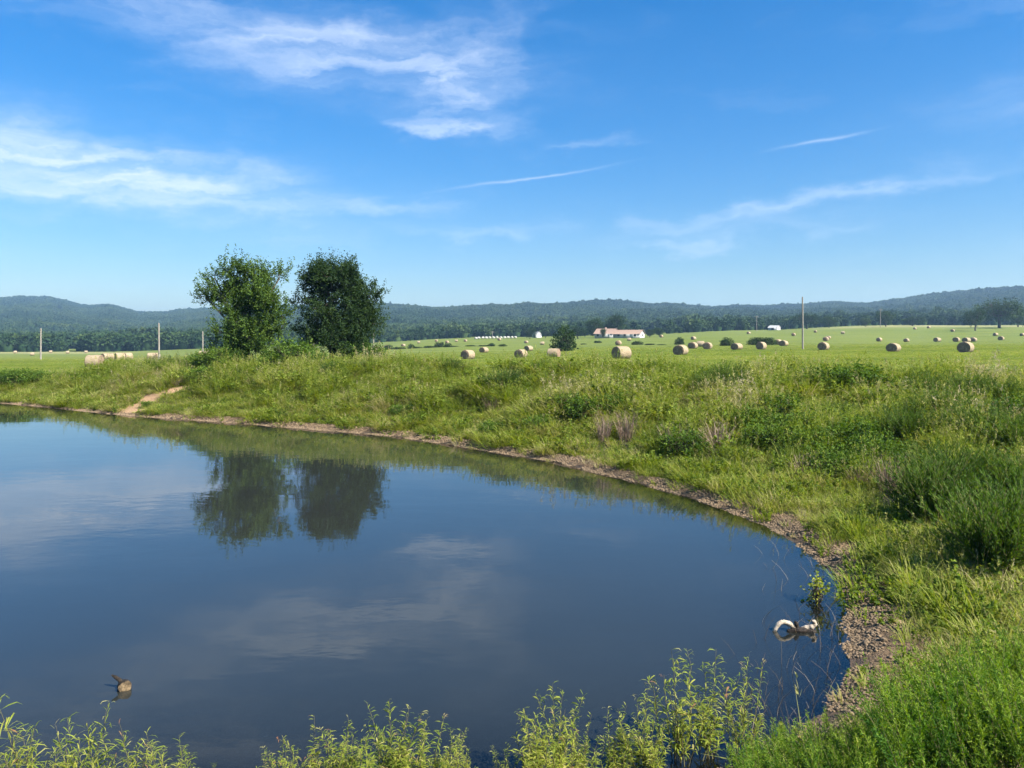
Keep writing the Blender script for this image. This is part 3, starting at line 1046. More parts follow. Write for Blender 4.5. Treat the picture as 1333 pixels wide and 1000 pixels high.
for c, r, k, lab in ((1194, 748, 0.12, 'pale rounded stone alone in bright grass above the gravel'), (1199, 655, 0.16, 'pale flat rock on bare patch under dark shrubs'),
                     (1172, 660, 0.13, 'tan slab of rock beside dead brown grass clump'), (1198, 862, 0.11, 'large cream stone at inner edge of gravel spit')):
    p = hit(c, r)
    o = mobj('bank_rock', big[2])
    o.location = (p.x, p.y, p.z + k * 0.25)
    o.rotation_euler = (0.1, 0, random.uniform(0, 6))
    o.scale = (k, k, k)
    tag(o, lab, 'rock')


# ------------------------------------------------------------------ trees
def tree_meshes(seed, blobs, trunk, ntw, leaf, lw, twl, lpt, mat, outb=0.9, upb=0.6, shell=0.5, rough=0.0, sides=6, spikes=0, clumps=0, crad=(0.35, 0.6)):
    """blobs: (x, y, z, rx, ry, rz); trunk: (base radius, fork height)"""
    global RNG
    keep = RNG
    RNG = np.random.default_rng(seed)
    g, w = Geo(), Geo()
    bl = np.array(blobs, float)
    r0, fk = trunk
    w.tube([(0, 0, -0.3), (0.02, 0.0, fk * 0.35), (-0.03, 0.02, fk * 0.7), (0, 0, fk)], [r0 * 1.25, r0, r0 * 0.85, r0 * 0.75], sides)
    for b in bl:
        c = b[:3]
        mid = np.array([c[0] * 0.45, c[1] * 0.45, fk + (c[2] - fk) * 0.55]) + RNG.normal(size=3) * 0.08
        end = c + np.array([0, 0, b[5] * 0.55])
        w.tube([(0, 0, fk * 0.92), mid, c, end], [r0 * 0.55, r0 * 0.4, r0 * 0.24, r0 * 0.06], 5)
    if clumps:                                            # break the crown into separate sprays with gaps between
        pv = np.prod(bl[:, 3:], axis=1) ** 0.72
        ip = RNG.choice(len(bl), clumps, p=pv / pv.sum())
        dc = rdir(clumps)
        cc = bl[ip, :3] + dc * bl[ip, 3:] * (0.35 + 0.6 * RNG.random((clumps, 1)) ** 0.6)
        rc = RNG.uniform(crad[0], crad[1], (clumps, 1))
        for i in range(clumps):
            m2 = (bl[ip[i], :3] + cc[i]) / 2 + RNG.normal(size=3) * 0.08
            w.tube([bl[ip[i], :3], m2, cc[i]], [r0 * 0.2, r0 * 0.14, r0 * 0.06], 4, cap=False)
        bl = np.concatenate([cc, rc, rc, rc * 0.75], 1)
    vol = np.prod(bl[:, 3:], axis=1) ** 0.72
    pick = RNG.choice(len(bl), ntw, p=vol / vol.sum())
    d = rdir(ntw)
    rad = (shell + (1 - shell) * RNG.random(ntw) ** 0.7)
    wob = 1 + rough * (RNG.random(ntw) - 0.5)
    Pt = bl[pick, :3] + d * bl[pick, 3:] * (rad * wob)[:, None]
    td = d * outb + np.array([0, 0, upb]) + RNG.normal(size=(ntw, 3)) * 0.35
    td /= np.linalg.norm(td, axis=1)[:, None]
    tl = twl * RNG.uniform(0.5, 1.25, ntw)
    tone = np.clip(0.5 + RNG.normal(size=ntw) * 0.22, 0, 1)
    for i in range(0, ntw, max(1, ntw // 130)):
        c = bl[pick[i], :3]
        m2 = (Pt[i] + c) / 2 + RNG.normal(size=3) * 0.05
        w.tube([c, m2, Pt[i] + td[i] * tl[i] * 0.7], [r0 * 0.13, r0 * 0.08, r0 * 0.02], 3, cap=False)
    if spikes:
        sp = RNG.choice(ntw, spikes, p=(lambda v: v / v.sum())(np.clip(d[:, 2] + 0.45, 0.02, None) * (rad > 0.75) + 1e-6))
        tl[sp] = twl * RNG.uniform(1.3, 1.9, spikes)
        td[sp] = d[sp] * 0.45 + np.array([0, 0, 0.9]) + RNG.normal(size=(spikes, 3)) * 0.22
        td[sp] /= np.linalg.norm(td[sp], axis=1)[:, None]
    f = RNG.random((ntw, lpt))
    B = (Pt[:, None, :] + td[:, None, :] * (tl[:, None] * f)[..., None]).reshape(-1, 3) + RNG.normal(size=(ntw * lpt, 3)) * leaf * 0.45
    Dl = np.repeat(td, lpt, 0) * 0.7 + RNG.normal(size=(ntw * lpt, 3)) * 0.6
    Nl = RNG.normal(size=(ntw * lpt, 3)) + np.array([0, 0, 1.1])
    tv = np.clip(np.repeat(tone, lpt) + RNG.normal(size=ntw * lpt) * 0.12, 0, 1)
    g.leaves(B, Dl, Nl, leaf * RNG.uniform(0.6, 1.25, ntw * lpt), lw * RNG.uniform(0.7, 1.2, ntw * lpt), tv, 0.2, 0.1)
    RNG = keep
    return g.mesh('crown', mat), w.mesh('trunk', M_BARK, True)


def tree(name, loc, meshes, label, cat='tree', group=None, rz=0.0, scale=1.0):
    return plant_from([('crown', meshes[0], 'stuff'), ('trunk', meshes[1], None)], name, loc, rz, scale, label, cat, group)


# the two trees on the mound; 1 photo pixel = depth / F metres
TD = 44.0
k = TD / F
base1 = px(322, TD)


def b1(c, r, rx, rz, dy=0.0, ry=None):
    """an ellipsoid of crown given in photo columns / rows around the tree's own base"""
    return ((c - 322) * k * 0.9, dy, EYE - (r + max(0, 400 - r) * 0.22 - HROW) * k - base1.z, rx * k, (ry or rx * 0.9) * k, rz * k)


blobs1 = [b1(310, 358, 26, 24), b1(348, 352, 26, 20, 0.3), b1(285, 382, 27, 20, -0.2), b1(322, 392, 36, 28), b1(352, 385, 24, 28, -0.5),
          b1(312, 424, 27, 28, -0.3), b1(346, 426, 26, 28, 0.3), b1(328, 412, 30, 24, -0.5), b1(262, 384, 11, 10), b1(372, 420, 14, 18, 0.5), b1(368, 352, 13, 18), b1(332, 345, 16, 14), b1(275, 352, 12, 14),
          b1(305, 450, 24, 15, -0.5), b1(350, 450, 27, 16, -0.3), b1(328, 446, 28, 18, -0.7)]
tree('young_tree', base1, tree_meshes(5, blobs1, (0.16, 1.0), 1900, 0.125, 0.07, 0.66, 26, M_TREE1, 0.7, 0.9, 0.25, 0.5, 6, 300, 78, (0.34, 0.60)),
     'lighter green open-crowned tree on the mound, with overhanging ragged side', 'tree', 'pair of trees on the bank mound')
base2 = px(432, TD + 1.5)
k2 = (TD + 1.5) / F


def b2(c, r, rx, rz, dy=0.0):
    return ((c - 438) * k2, dy, EYE - (r + max(0, 400 - r) * 0.16 - HROW) * k2 - base2.z, rx * k2, rx * 0.9 * k2, rz * k2)


blobs2 = [b2(438, 392, 44, 46), b2(432, 362, 34, 24), b2(465, 372, 26, 24), b2(412, 385, 24, 30), b2(470, 408, 28, 26), b2(478, 425, 20, 18), b2(435, 432, 36, 26), b2(415, 425, 22, 24),
          b2(452, 350, 18, 14), b2(425, 350, 16, 14), b2(480, 395, 22, 24), b2(440, 450, 36, 14, -0.5), b2(468, 446, 22, 14, -0.4)]
tree('dense_tree', base2, tree_meshes(6, blobs2, (0.17, 0.9), 2500, 0.125, 0.066, 0.60, 26, M_TREE2, 0.9, 0.6, 0.25, 0.4, 6, 420, 100, (0.34, 0.62)),
     'dense dark green rounded tree on the mound, spiky twig tips', 'tree', 'pair of trees on the bank mound')

# ------------------------------------------------------------------ shrubs
def blob_bush(seed, h, r, n, leaf, lw, mat):
    bl = [(0, 0, h * 0.45, r * 0.8, r * 0.8, h * 0.45)]
    q = np.random.default_rng(seed)
    for i in range(6):
        a = q.uniform(0, 6.28)
        bl.append((math.cos(a) * r * 0.55, math.sin(a) * r * 0.55, h * q.uniform(0.3, 0.7), r * q.uniform(0.3, 0.5), r * q.uniform(0.3, 0.5), h * q.uniform(0.22, 0.38)))
    return tree_meshes(seed, bl, (0.03, h * 0.2), n, leaf, lw, leaf * 3.5, 9, mat, 0.9, 0.5, 0.4, 0.5, 5)


BRAM = [blob_bush(40 + i, 1.0, 0.85, 330, 0.085, 0.055, M_BRAMBLE) for i in range(3)]


def broom_meshes(seed, ns, h, spread):
    global RNG
    keep = RNG
    RNG = np.random.default_rng(seed)
    g, w = Geo(), Geo()
    for i in range(ns):
        a = RNG.random() * 6.283
        out = spread * (0.15 + RNG.random())
        d = np.array([math.cos(a) * out, math.sin(a) * out, 1.0]); d /= np.linalg.norm(d)
        L = h * RNG.uniform(0.6, 1.1)
        b0 = np.append(RNG.normal(size=2) * 0.10, -0.05)
        side = np.array([math.cos(a), math.sin(a), 0.0])
        f = np.linspace(0, 1, 5)
        pts = b0 + d * (L * f)[:, None] + side * (0.10 * L * f * f)[:, None]
        w.tube(pts, np.linspace(0.006, 0.0015, 5), 3, cap=False)
        n = 56
        ff = RNG.uniform(0.22, 1.0, n)
        P0 = b0 + d * (L * ff)[:, None] + side * (0.10 * L * ff * ff)[:, None]
        # side sprigs, pointing forward along the shoot
        dd = d + rdir(n) * 0.55
        tone = np.clip(RNG.normal(0.5, 0.2), 0, 1)
        g.leaves(P0, dd, rdir(n), RNG.uniform(0.07, 0.16, n) * (1.15 - 0.55 * ff), 0.013, np.clip(tone + RNG.normal(size=n) * 0.12, 0, 1), 0.1, 0.03)
    RNG = keep
    return g.mesh('foliage', M_BROOM), w.mesh('stems', M_STEM)


BROOM = [broom_meshes(60 + i, 190, 1.15, 0.68) for i in range(3)]


def shrub(kind, c, depth, h, label, wide=1.0, group=None, name=None):
    """h: height in metres"""
    p = px(c, depth)
    src = random.choice(BROOM if kind == 'broom' else BRAM)
    s = h / (1.2 if kind == 'broom' else 1.05)
    parts = ([('foliage', src[0], 'stuff'), ('stems', src[1], None)])
    return plant_from(parts, name or ('feathery_shrub' if kind == 'broom' else 'leafy_bush'), p, random.uniform(0, 6.28), (s * wide, s * wide, s), label, 'shrub', group)


shrub('broom', 1212, 13.6, 1.35, 'dark feathery shrub right beside the dead brown grass clump', 1.05)
shrub('broom', 1298, 10.6, 1.35, 'big dark feathery shrub above the near bright grass, fanned stems', 1.1)
shrub('broom', 1335, 11.5, 1.4, 'feathery green shrub tucked behind the big fanned dark shrub')
shrub('broom', 1240, 14.6, 1.3, 'feathery shrub close behind the dark one by dead grass')
G1 = 'feathery shrubs on the upper bank'
for c, d, h, lab in ((1180, 19, 1.5, 'feathery shrub upslope of the dead clump by dark shrub'), (1225, 20, 1.7, 'tall feathery shrub below the low far bales, mid thicket'),
                     (1275, 18, 1.7, 'tall feathery shrub below the largest bale, in the thicket'), (1320, 17, 1.7, 'tall feathery shrub upslope of the big fanned shrub'),
                     (1150, 23, 1.1, 'feathery shrub below the large lone bale'), (1100, 22, 1.0, 'feathery shrub just down from the brambles by the pole'),
                     (1205, 24, 1.4, 'feathery shrub at thicket top between lone and largest bales'), (1260, 23, 1.5, 'feathery shrub at thicket top under the largest bale'),
                     (1305, 22, 1.4, 'feathery shrub at thicket top past the largest bale'), (1330, 14, 1.6, 'feathery shrub close above the big fanned dark shrub')):
    shrub('broom', c, d, h * 0.72, lab, 1.2, G1)
for c, d, h in ((945, 27, 1.15), (925, 26.5, 1.0), (965, 26, 0.9), (658, 31, 1.15), (640, 31.5, 0.9), (430, 38, 0.8), (480, 38, 0.8), (590, 36, 0.8), (700, 33, 0.7)):
    shrub('broom', c, d, h, 'rounded feathery shrub standing in grass along the bank top', 1.15, 'rounded shrubs along the bank top')
for c, d, h in ((1075, 26, 0.95), (1105, 26, 1.0), (1055, 27, 0.8), (1125, 25.5, 0.9)):
    shrub('bramble', c, d, h, 'leafy bramble bush at field edge near the tall bare pole', 1.4, 'brambles below the pole')
for c, d, h in ((1040, 20.5, 0.8), (1060, 19, 0.7), (1000, 20, 0.75), (985, 22, 0.8), (1085, 17.5, 0.7), (1315, 20, 0.8), (1140, 18, 0.8), (1110, 19, 0.85), (1020, 23, 0.8)):
    shrub('bramble', c, d, h, 'leafy green bush on the slope between brambles and dead clump', 1.15, 'leafy bushes on the slope')
for c, d, h, lab in ((890, 20.5, 0.7, 'leafy bush between the grey vee stalks and broad dead clump'), (760, 26, 0.8, 'leafy bush just above the narrow dead clump'),
                     (735, 27, 0.7, 'leafy bush up the slope below the side-on bale'), (700, 25.6, 0.55, 'small leafy bush near waterline before the dead pair'), (800, 26, 0.7, 'leafy bush directly behind the fuller dead clump')):
    shrub('bramble', c, d, h, lab, 1.15, 'leafy bushes on the slope')
for c, d, h in ((285, 42.5, 1.2), (300, 43, 1.1), (378, 42.5, 1.7), (392, 43, 1.2), (360, 42, 1.0), (262, 43, 0.9), (470, 45, 1.5), (485, 45.5, 1.1), (410, 42.5, 0.9)):
    shrub('bramble', c, d, h, 'low leafy bush crowding the feet of the two trees', 1.1, 'bushes at the foot of the trees')
for c, d, h in ((20, 47, 0.9), (35, 47.5, 0.8), (62, 47.5, 0.75), (5, 46, 0.9), (95, 48, 0.5), (185, 46, 0.5), (270, 40, 0.8)):
    shrub('bramble', c, d, h, 'dark low bush on the lower bank short of the hay field', 1.6, 'low bushes left of the mound')
for c, d, h in ((190, 36.5, 0.3), (640, 26.2, 0.45), (520, 30.5, 0.4), (545, 31, 0.35), (1064, 11.9, 0.30)):
    if c == 1064:
        continue
    shrub('bramble', c, d, h, 'small pale green bush low on the bank near the water', 1.5, 'small bushes near the water')


def dead_tuft(seed, n, h, rad, lean):
    global RNG
    keep = RNG
    RNG = np.random.default_rng(seed)
    g = Geo()
    a = RNG.random(n) * 6.283; r = rad * np.sqrt(RNG.random(n))
    B = np.stack([np.cos(a) * r, np.sin(a) * r, np.full(n, -0.05)], 1)
    D = np.stack([np.cos(a) * lean, np.sin(a) * lean, np.ones(n)], 1) + RNG.normal(size=(n, 3)) * 0.13
    L = h * RNG.uniform(0.5, 1.1, n)
    g.blades(B, D, L, 0.010 * RNG.uniform(0.6, 1.4, n), 0.12, RNG.random(n))
    m = n * 2
    i = RNG.integers(0, n, m)
    Dn = D / np.linalg.norm(D, axis=1)[:, None]
    g.leaves(B[i] + Dn[i] * (L[i] * RNG.uniform(0.3, 1, m))[:, None], Dn[i] + rdir(m) * 0.5, rdir(m), RNG.uniform(0.05, 0.14, m), 0.008)
    RNG = keep
    return g.mesh('dead_grass_clump', M_DEAD)


DEADS = [dead_tuft(80, 130, 0.85, 0.16, 0.16), dead_tuft(81, 100, 0.8, 0.14, 0.3)]
for c, r, h, lab in DEAD_PX:
    p = hit(c, r)
    o = mobj('dead_grass_clump', DEADS[1 if 'vee' in lab or 'broad' in lab else 0])
    o.location = p
    s = h / 0.85
    o.scale = (s * (1.3 if 'broad' in lab else 0.8 if 'narrow' in lab else 1), s, s)
    o.rotation_euler = (0, 0, random.uniform(0, 6))
    tag(o, lab, 'dead grass')
for c, d in ((560, 37), (600, 36), (450, 39), (330, 38), (1045, 17.5), (1120, 16.5), (230, 39.5), (640, 29.5), (700, 36), (880, 30), (905, 33)):
    p = px(c, d)
    o = mobj('dead_grass_clump', DEADS[1])
    o.location = p
    o.scale = (1.1, 1.1, 0.75)
    o.rotation_euler = (0, 0, random.uniform(0, 6))
    tag(o, 'dry tan grass clump scattered among the weeds of the bank', 'dead grass', 'dry clumps in the weeds')


# ------------------------------------------------------------------ willow saplings at the near water's edge
def willow_meshes(seed, ns, spread, ll, slim=0.105, dens=46):
    global RNG
    keep = RNG
    RNG = np.random.default_rng(seed)
    g, w = Geo(), Geo()
    for i in range(ns):
        a = RNG.random() * 6.283
        out = spread * RNG.random()
        d = np.array([math.cos(a) * out, math.sin(a) * out, 1.0]); d /= np.linalg.norm(d)
        side = np.array([math.cos(a), math.sin(a), 0.0])
        L = RNG.uniform(0.42, 0.95) if i else 1.0
        b0 = np.append(RNG.normal(size=2) * 0.06, -0.08)
        f = np.linspace(0, 1, 7)
        wob = RNG.normal(size=(7, 3)) * 0.008
        bendk = RNG.uniform(0.02, 0.14)
        nod = RNG.random() < 0.35

        def at(ff):
            p = b0 + d * (L * ff)[:, None] + side * (bendk * L * ff * ff)[:, None]
            if nod:
                p = p + (side * 0.5 - np.array([0, 0, 1.0])) * (0.10 * np.clip(ff - 0.8, 0, 1) ** 2 / 0.04)[:, None]
            return p
        w.tube(at(f) + wob, np.linspace(0.0055, 0.0015, 7), 4, cap=False)
        n = int(dens * L + 8)
        ff = np.sort(RNG.uniform(0.22, 1.0, n))
        az = RNG.random(n) * 6.283
        sd = np.stack([np.cos(az), np.sin(az), np.zeros(n)], 1)
        elev = 0.75 - 0.2 * ff + RNG.normal(size=n) * 0.25
        dl = sd + np.array([0, 0, 1.0]) * elev[:, None]
        le = ll * RNG.uniform(0.6, 1.25, n) * (1.1 - 0.45 * ff)
        wl = np.cross(dl, np.array([0, 0, 1.0]))
        tone = np.clip(RNG.normal(0.45, 0.2, n), 0, 0.93)
        if RNG.random() < 0.25:
            tone[ff > 0.95] = 1.0                                 # reddish shoot tips
        P0 = at(ff)
        # two-piece leaves: rising base, drooping tip
        N = rdir(n, 1.5, 0.4)
        dln = dl / np.linalg.norm(dl, axis=1)[:, None]
        S = np.cross(dln, N); S /= np.linalg.norm(S, axis=1)[:, None] + 1e-9
        wd = (le * slim)[:, None]
        m1 = P0 + dln * (le * 0.35)[:, None]
        m2 = m1 + (dln * 0.9 - np.array([0, 0, 0.25])) * (le * 0.35)[:, None]
        tip = m2 + (dln * 0.7 - np.array([0, 0, 0.75])) * (le * 0.35)[:, None]
        V = np.stack([P0, m1 - S * wd / 2, m1 + S * wd / 2, m2 - S * wd * 0.4, m2 + S * wd * 0.4, tip], 1).reshape(-1, 3)
        kk = np.arange(n)[:, None] * 6
        T = np.concatenate([kk + np.array([q]) for q in ((0, 1, 2), (1, 3, 4), (1, 4, 2), (3, 5, 4))])
        g.add(V, T, np.repeat(tone, 6))
    RNG = keep
    return g.mesh('leaves', M_WILLOW), w.mesh('stems', M_STEM)


WIL = [willow_meshes(120 + i, 12, 0.34, 0.14) for i in range(4)]
WILN = [willow_meshes(140 + i, 5, 0.20, 0.26, 0.06, 26) for i in range(3)]
main_willows = [(925, 6.55, 838, 1.15, 'bushiest yellow-green willow sapling by water, beside the green weeds'), (880, 6.5, 812, 0.85, 'tall thin-topped willow sapling left of the bushiest one, nodding tips'),
                (968, 6.6, 832, 0.75, 'willow sapling with reddish tips between bushiest willow and green weeds')]
for c, d, top, wdt, lab in main_willows:
    p = px(c, d); p.z = max(p.z, 0.0)
    h = EYE - (top - HROW) / F * d - p.z
    plant_from([('leaves', WIL[main_willows.index((c, d, top, wdt, lab))][0], 'stuff'), ('stems', WIL[main_willows.index((c, d, top, wdt, lab))][1], None)],
               'willow_sapling', p, random.uniform(0, 6), (h * wdt, h * wdt, h * 0.98), lab, 'willow', 'willow saplings along the near shore')
for c, d, top, wdt in ((370, 6.1, 955, 1.0), (415, 6.1, 935, 1.0), (455, 6.15, 928, 1.1), (505, 6.15, 895, 0.95), (548, 6.1, 925, 1.1), (588, 6.1, 945, 0.9), (565, 6.0, 955, 1.1), (612, 6.05, 965, 0.9), (662, 6.05, 965, 0.9), (345, 6.0, 975, 1.0), 
                       (695, 6.15, 905, 0.9), (725, 6.2, 868, 0.75), (755, 6.15, 930, 0.9), (795, 6.2, 915, 0.9), (835, 6.25, 885, 0.9), (815, 6.2, 945, 1.0), (720, 6.0, 940, 1.2),
                       (395, 6.0, 970, 1.3), (435, 6.05, 955, 1.2), (480, 6.0, 945, 1.3), (525, 6.05, 935, 1.2), 
                       (705, 6.0, 930, 1.1), (745, 6.05, 950, 1.1), (780, 6.0, 960, 1.2), (850, 6.2, 925, 1.1), (500, 6.0, 965, 1.4), (540, 5.95, 965, 1.4)):
    p = px(c, d); p.z = max(p.z, 0.0)
    h = EYE - (top - HROW) / F * d - p.z
    m = random.choice(WIL)
    lab = 'low willow sapling in the clump between stump and taller willows' if c < 640 else 'low willow sapling in the clump joining the tall thin-topped willow'
    plant_from([('leaves', m[0], 'stuff'), ('stems', m[1], None)], 'willow_sapling', p, random.uniform(0, 6), (h * wdt * 1.15, h * wdt * 1.15, h),
               lab, 'willow', 'willow saplings along the near shore')
for c, d, top in ((28, 6.0, 888), (48, 6.0, 925), (80, 6.05, 935), (112, 6.1, 898), (102, 5.9, 930), (140, 6.0, 950), (185, 6.05, 925), (205, 6.0, 940), (243, 6.1, 952), (10, 5.9, 955), (62, 5.8, 965), (165, 5.9, 965), (225, 5.9, 970), (285, 6.0, 985)):
    p = px(c, d); p.z = max(p.z, 0.0)
    h = EYE - (top - HROW) / F * d - p.z
    m = random.choice(WILN)
    plant_from([('leaves', m[0], 'stuff'), ('stems', m[1], None)], 'long_leaved_shoots', p, random.uniform(0, 6), (h, h, h),
               'sparse long-leaved willow shoots on shore near the floating stump', 'willow', 'long-leaved shoots by the stump')


# ------------------------------------------------------------------ tall narrow-leaved weeds in the right foreground
def mare_meshes(seed, ns):
    global RNG
    keep = RNG
    RNG = np.random.default_rng(seed)
    g, w = Geo(), Geo()
    for i in range(ns):
        d = np.array([RNG.normal(-0.10, 0.16), RNG.normal(0, 0.14), 1.0]); d /= np.linalg.norm(d)
        L = RNG.uniform(0.7, 1.0)
        b0 = np.append(RNG.normal(size=2) * 0.07, -0.05)
        f = np.linspace(0, 1, 5)
        w.tube(b0 + d * (L * f)[:, None], np.linspace(0.0045, 0.0012, 5), 4, cap=False)
        shoots = [(b0, d, L, 0.16, 110)]
        for q in range(7):
            fb = RNG.uniform(0.35, 0.8)
            dd = d + rdir(1)[0] * np.array([0.5, 0.5, 0.1]); dd /= np.linalg.norm(dd)
            shoots.append((b0 + d * L * fb, dd, L * (1 - fb) * RNG.uniform(0.5, 0.9), 0.0, 38))
        for sb, sd, sl, f0, n in shoots:
            ff = RNG.uniform(f0, 1.0, n)
            P0 = sb + sd * (sl * ff)[:, None]
            dl = sd * 0.75 + rdir(n) * 0.7
            g.leaves(P0, dl, rdir(n), RNG.uniform(0.022, 0.05, n) * (1.2 - 0.6 * ff), 0.0055, np.clip(0.3 + 0.5 * ff + RNG.normal(size=n) * 0.15, 0, 1), 0.1, 0.05)
    RNG = keep
    return g.mesh('foliage', M_MARE), w.mesh('stems', M_STEM)


MARE = [mare_meshes(160 + i, 3) for i in range(5)]
cnt = 0
for i in range(900):
    c = random.uniform(985, 1420); d = random.uniform(4.6, 7.6)
    x = (c - CCOL) / F * d
    # the weeds reach further up the bank towards the right edge of the frame
    lim = 5.3 + 2.0 * max(0.0, (c - 1180) / 220.0) ** 1.2
    if d > lim + random.uniform(-0.35, 0.35):
        continue
    z = gz(x, d)
    s = float(pond_sd(np.array([x]), np.array([d]))[0])
    if s < 0.12:
        continue
    h = random.uniform(0.62, 1.0) * (0.9 if c < 1150 else 1.25)
    top = HROW + (EYE - z - h) / d * F
    lim_top = np.interp(c, [985, 1060, 1140, 1180, 1250, 1320, 1420], [890, 890, 925, 890, 760, 690, 640])
    if top < lim_top - 10:
        h = EYE - z - (lim_top + random.uniform(-35, 65) - HROW) / F * d
        if h < 0.35:
            continue
    m = random.choice(MARE)
    plant_from([('foliage', m[0], 'stuff'), ('stems', m[1], None)], 'tall_weed', (x, d, z), random.uniform(-0.6, 0.6), (h, h, h),
               'tall narrow-leaved green weed in the dense stand past the gravel', 'weed', 'tall weeds on the near bank',
               (random.uniform(-0.1, 0.1), random.uniform(-0.22, 0.05)))
    cnt += 1
    if cnt >= 200:
        break
print('weeds', cnt)
# two darker spires standing clear of the stand
for c, d, top, lab in ((1222, 5.7, 840, 'dark leafy spire weed standing clear between gravel and tall weeds'), (1247, 5.9, 850, 'second dark leafy spire, next to the one by the gravel')):
    p = px(c, d)
    h = EYE - (top - HROW) / F * d - p.z
    plant_from([('foliage', MARE[1][0], 'stuff'), ('stems', MARE[1][1], None)], 'spire_weed', p, 0.3, (h * 0.8, h * 0.8, h), lab, 'weed')


# ------------------------------------------------------------------ things in the water
def driftwood():
    p = hit(1034, 822)
    e = empty('driftwood_branch', (p.x, p.y, 0.0))
    tag(e, 'bleached white arched driftwood branch poking out of the pond', 'driftwood')
    s = p.y / F                                             # metres per photo pixel here
    wood = solid_mat('bleached_wood', (0.30, 0.24, 0.17), (0.52, 0.44, 0.34), 12, 0.75, 0.4, 25, (1, 1, 1))
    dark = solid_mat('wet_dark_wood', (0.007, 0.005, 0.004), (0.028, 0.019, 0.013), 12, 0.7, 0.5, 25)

    def arc(pts, rad, mat, nm, sides=10):
        g = Geo()
        pts = np.array(pts, float)
        tt = np.linspace(0, len(pts) - 1, 24)
        ii = np.arange(len(pts))
        P3 = np.stack([np.interp(tt, ii, pts[:, j]) for j in range(3)], 1)
        for _ in range(3):
            P3[1:-1] = (P3[:-2] + 2 * P3[1:-1] + P3[2:]) / 4
        rr = np.interp(tt, ii, rad) * (1 + 0.10 * np.sin(tt * 5.1) + 0.06 * np.sin(tt * 11))
        g.tube(P3 * s, rr * s, sides)
        mobj(nm, g.mesh(nm, mat, True), e)
    arc([(-29, 0, -6), (-27, 0, -1), (-24, 0, 4), (-20, 0, 10), (-15, 0, 12), (-8, 1, 10), (-2, 1, 6), (4, 0, 2), (9, 0, -3)], [2.2, 2.4, 3.0, 2.9, 3.0, 3.3, 3.2, 2.6, 2], wood, 'arched_limb')
    arc([(6, 2, 0), (12, 1, 2.6), (18, 0, 4.2), (23, -1, 6.0), (26.5, -1, 9), (25.7, -2, 12.4), (22.0, -2, 13.5)], [2.4, 3.0, 3.5, 3.8, 3.2, 2.6, 1.6], wood, 'hooked_limb')
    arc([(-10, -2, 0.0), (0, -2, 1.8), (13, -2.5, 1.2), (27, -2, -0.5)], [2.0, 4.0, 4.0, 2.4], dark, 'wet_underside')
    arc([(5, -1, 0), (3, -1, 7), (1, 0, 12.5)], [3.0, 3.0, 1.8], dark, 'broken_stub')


driftwood()


def stump():
    p = hit(162, 897)
    s = p.y / F
    e = empty('floating_stump', (p.x, p.y, 0.0))
    tag(e, 'small floating log stump with cut end and dark twig', 'stump')
    bark = solid_mat('soaked_bark', (0.010, 0.008, 0.006), (0.045, 0.032, 0.02), 22, 0.7, 0.8, 30)
    cut = solid_mat('cut_wood_end', (0.035, 0.024, 0.013), (0.26, 0.185, 0.10), 22, 0.8, 0.8, 40)
    g = Geo()
    d = np.array([0.55, -0.8, 0.16]); d /= np.linalg.norm(d)
    f = np.linspace(-14, 6, 6)
    g.tube(np.array([0, 0, 3.0]) * s + d * (f * s)[:, None], np.array([5, 7, 8, 8.4, 8.2, 7.6]) * s, 12)
    mobj('log', g.mesh('log', bark, True), e)
    g = Geo()
    c0 = np.array([0, 0, 3.0]) * s + d * 6 * s
    q = np.cross(d, [0, 0, 1.0]); q /= np.linalg.norm(q); q2 = np.cross(q, d)
    ang = np.linspace(0, 2 * math.pi, 17)[:-1]
    rr = 7.8 * s * (1 + 0.10 * np.sin(ang * 3 + 1) + 0.05 * np.sin(ang * 7))
    R1 = c0 + d * 0.8 * s + (q * np.cos(ang)[:, None] + q2 * np.sin(ang)[:, None]) * rr[:, None]
    R2 = c0 + d * 1.7 * s + (q * np.cos(ang)[:, None] + q2 * np.sin(ang)[:, None]) * rr[:, None] * 0.6
    V = np.concatenate([R1, R2, [c0 + d * 1.3 * s]])
    T = [(j, (j + 1) % 16, 16 + j) for j in range(16)] + [((j + 1) % 16, 16 + (j + 1) % 16, 16 + j) for j in range(16)] + [(16 + j, 16 + (j + 1) % 16, 32) for j in range(16)]
    g.add(V, T)
    mobj('cut_end', g.mesh('cut_end', cut), e)
    g = Geo()
    g.tube(np.array([(-2, 1, 6), (-8, 2, 11), (-13, 2, 14.5), (-18, 3, 16.5)]) * s, np.array([3.0, 2.6, 2.2, 1.0]) * s, 7)
    mobj('twig', g.mesh('twig', bark, True), e)


stump()


def water_stems():
    g = Geo()
    n = 150
    pts = []
    while len(pts) < n:
        c, r = random.uniform(955, 1108), random.uniform(715, 985)
        y = EYE * F / (r - HROW); x = (c - CCOL) / F * y
        s = float(pond_sd(np.array([x]), np.array([y]))[0])
        if s > -0.02 or random.random() > math.exp(s / 0.75):
            continue
        pts.append((x, y))
    for x, y in pts:
        a = random.uniform(0, 6.28); L = random.uniform(0.10, 0.42); ln = random.uniform(0.05, 0.6)
        b0 = np.array([x, y, -0.06]); d = np.array([math.cos(a) * ln, math.sin(a) * ln, 1.0]); d /= np.linalg.norm(d)
        f = np.linspace(0, 1, 4)
        g.tube(b0 + d * (L * f)[:, None] + np.array([math.cos(a), math.sin(a), -0.4]) * (L * 0.3 * f ** 2.5)[:, None], np.linspace(0.0028, 0.0012, 4), 3, random.random(), False)
    tag(mobj('drowned_stems', g.mesh('drowned_stems', M_REED)), 'thin dead stems standing in the shallow water', 'dead stems', None, 'stuff')


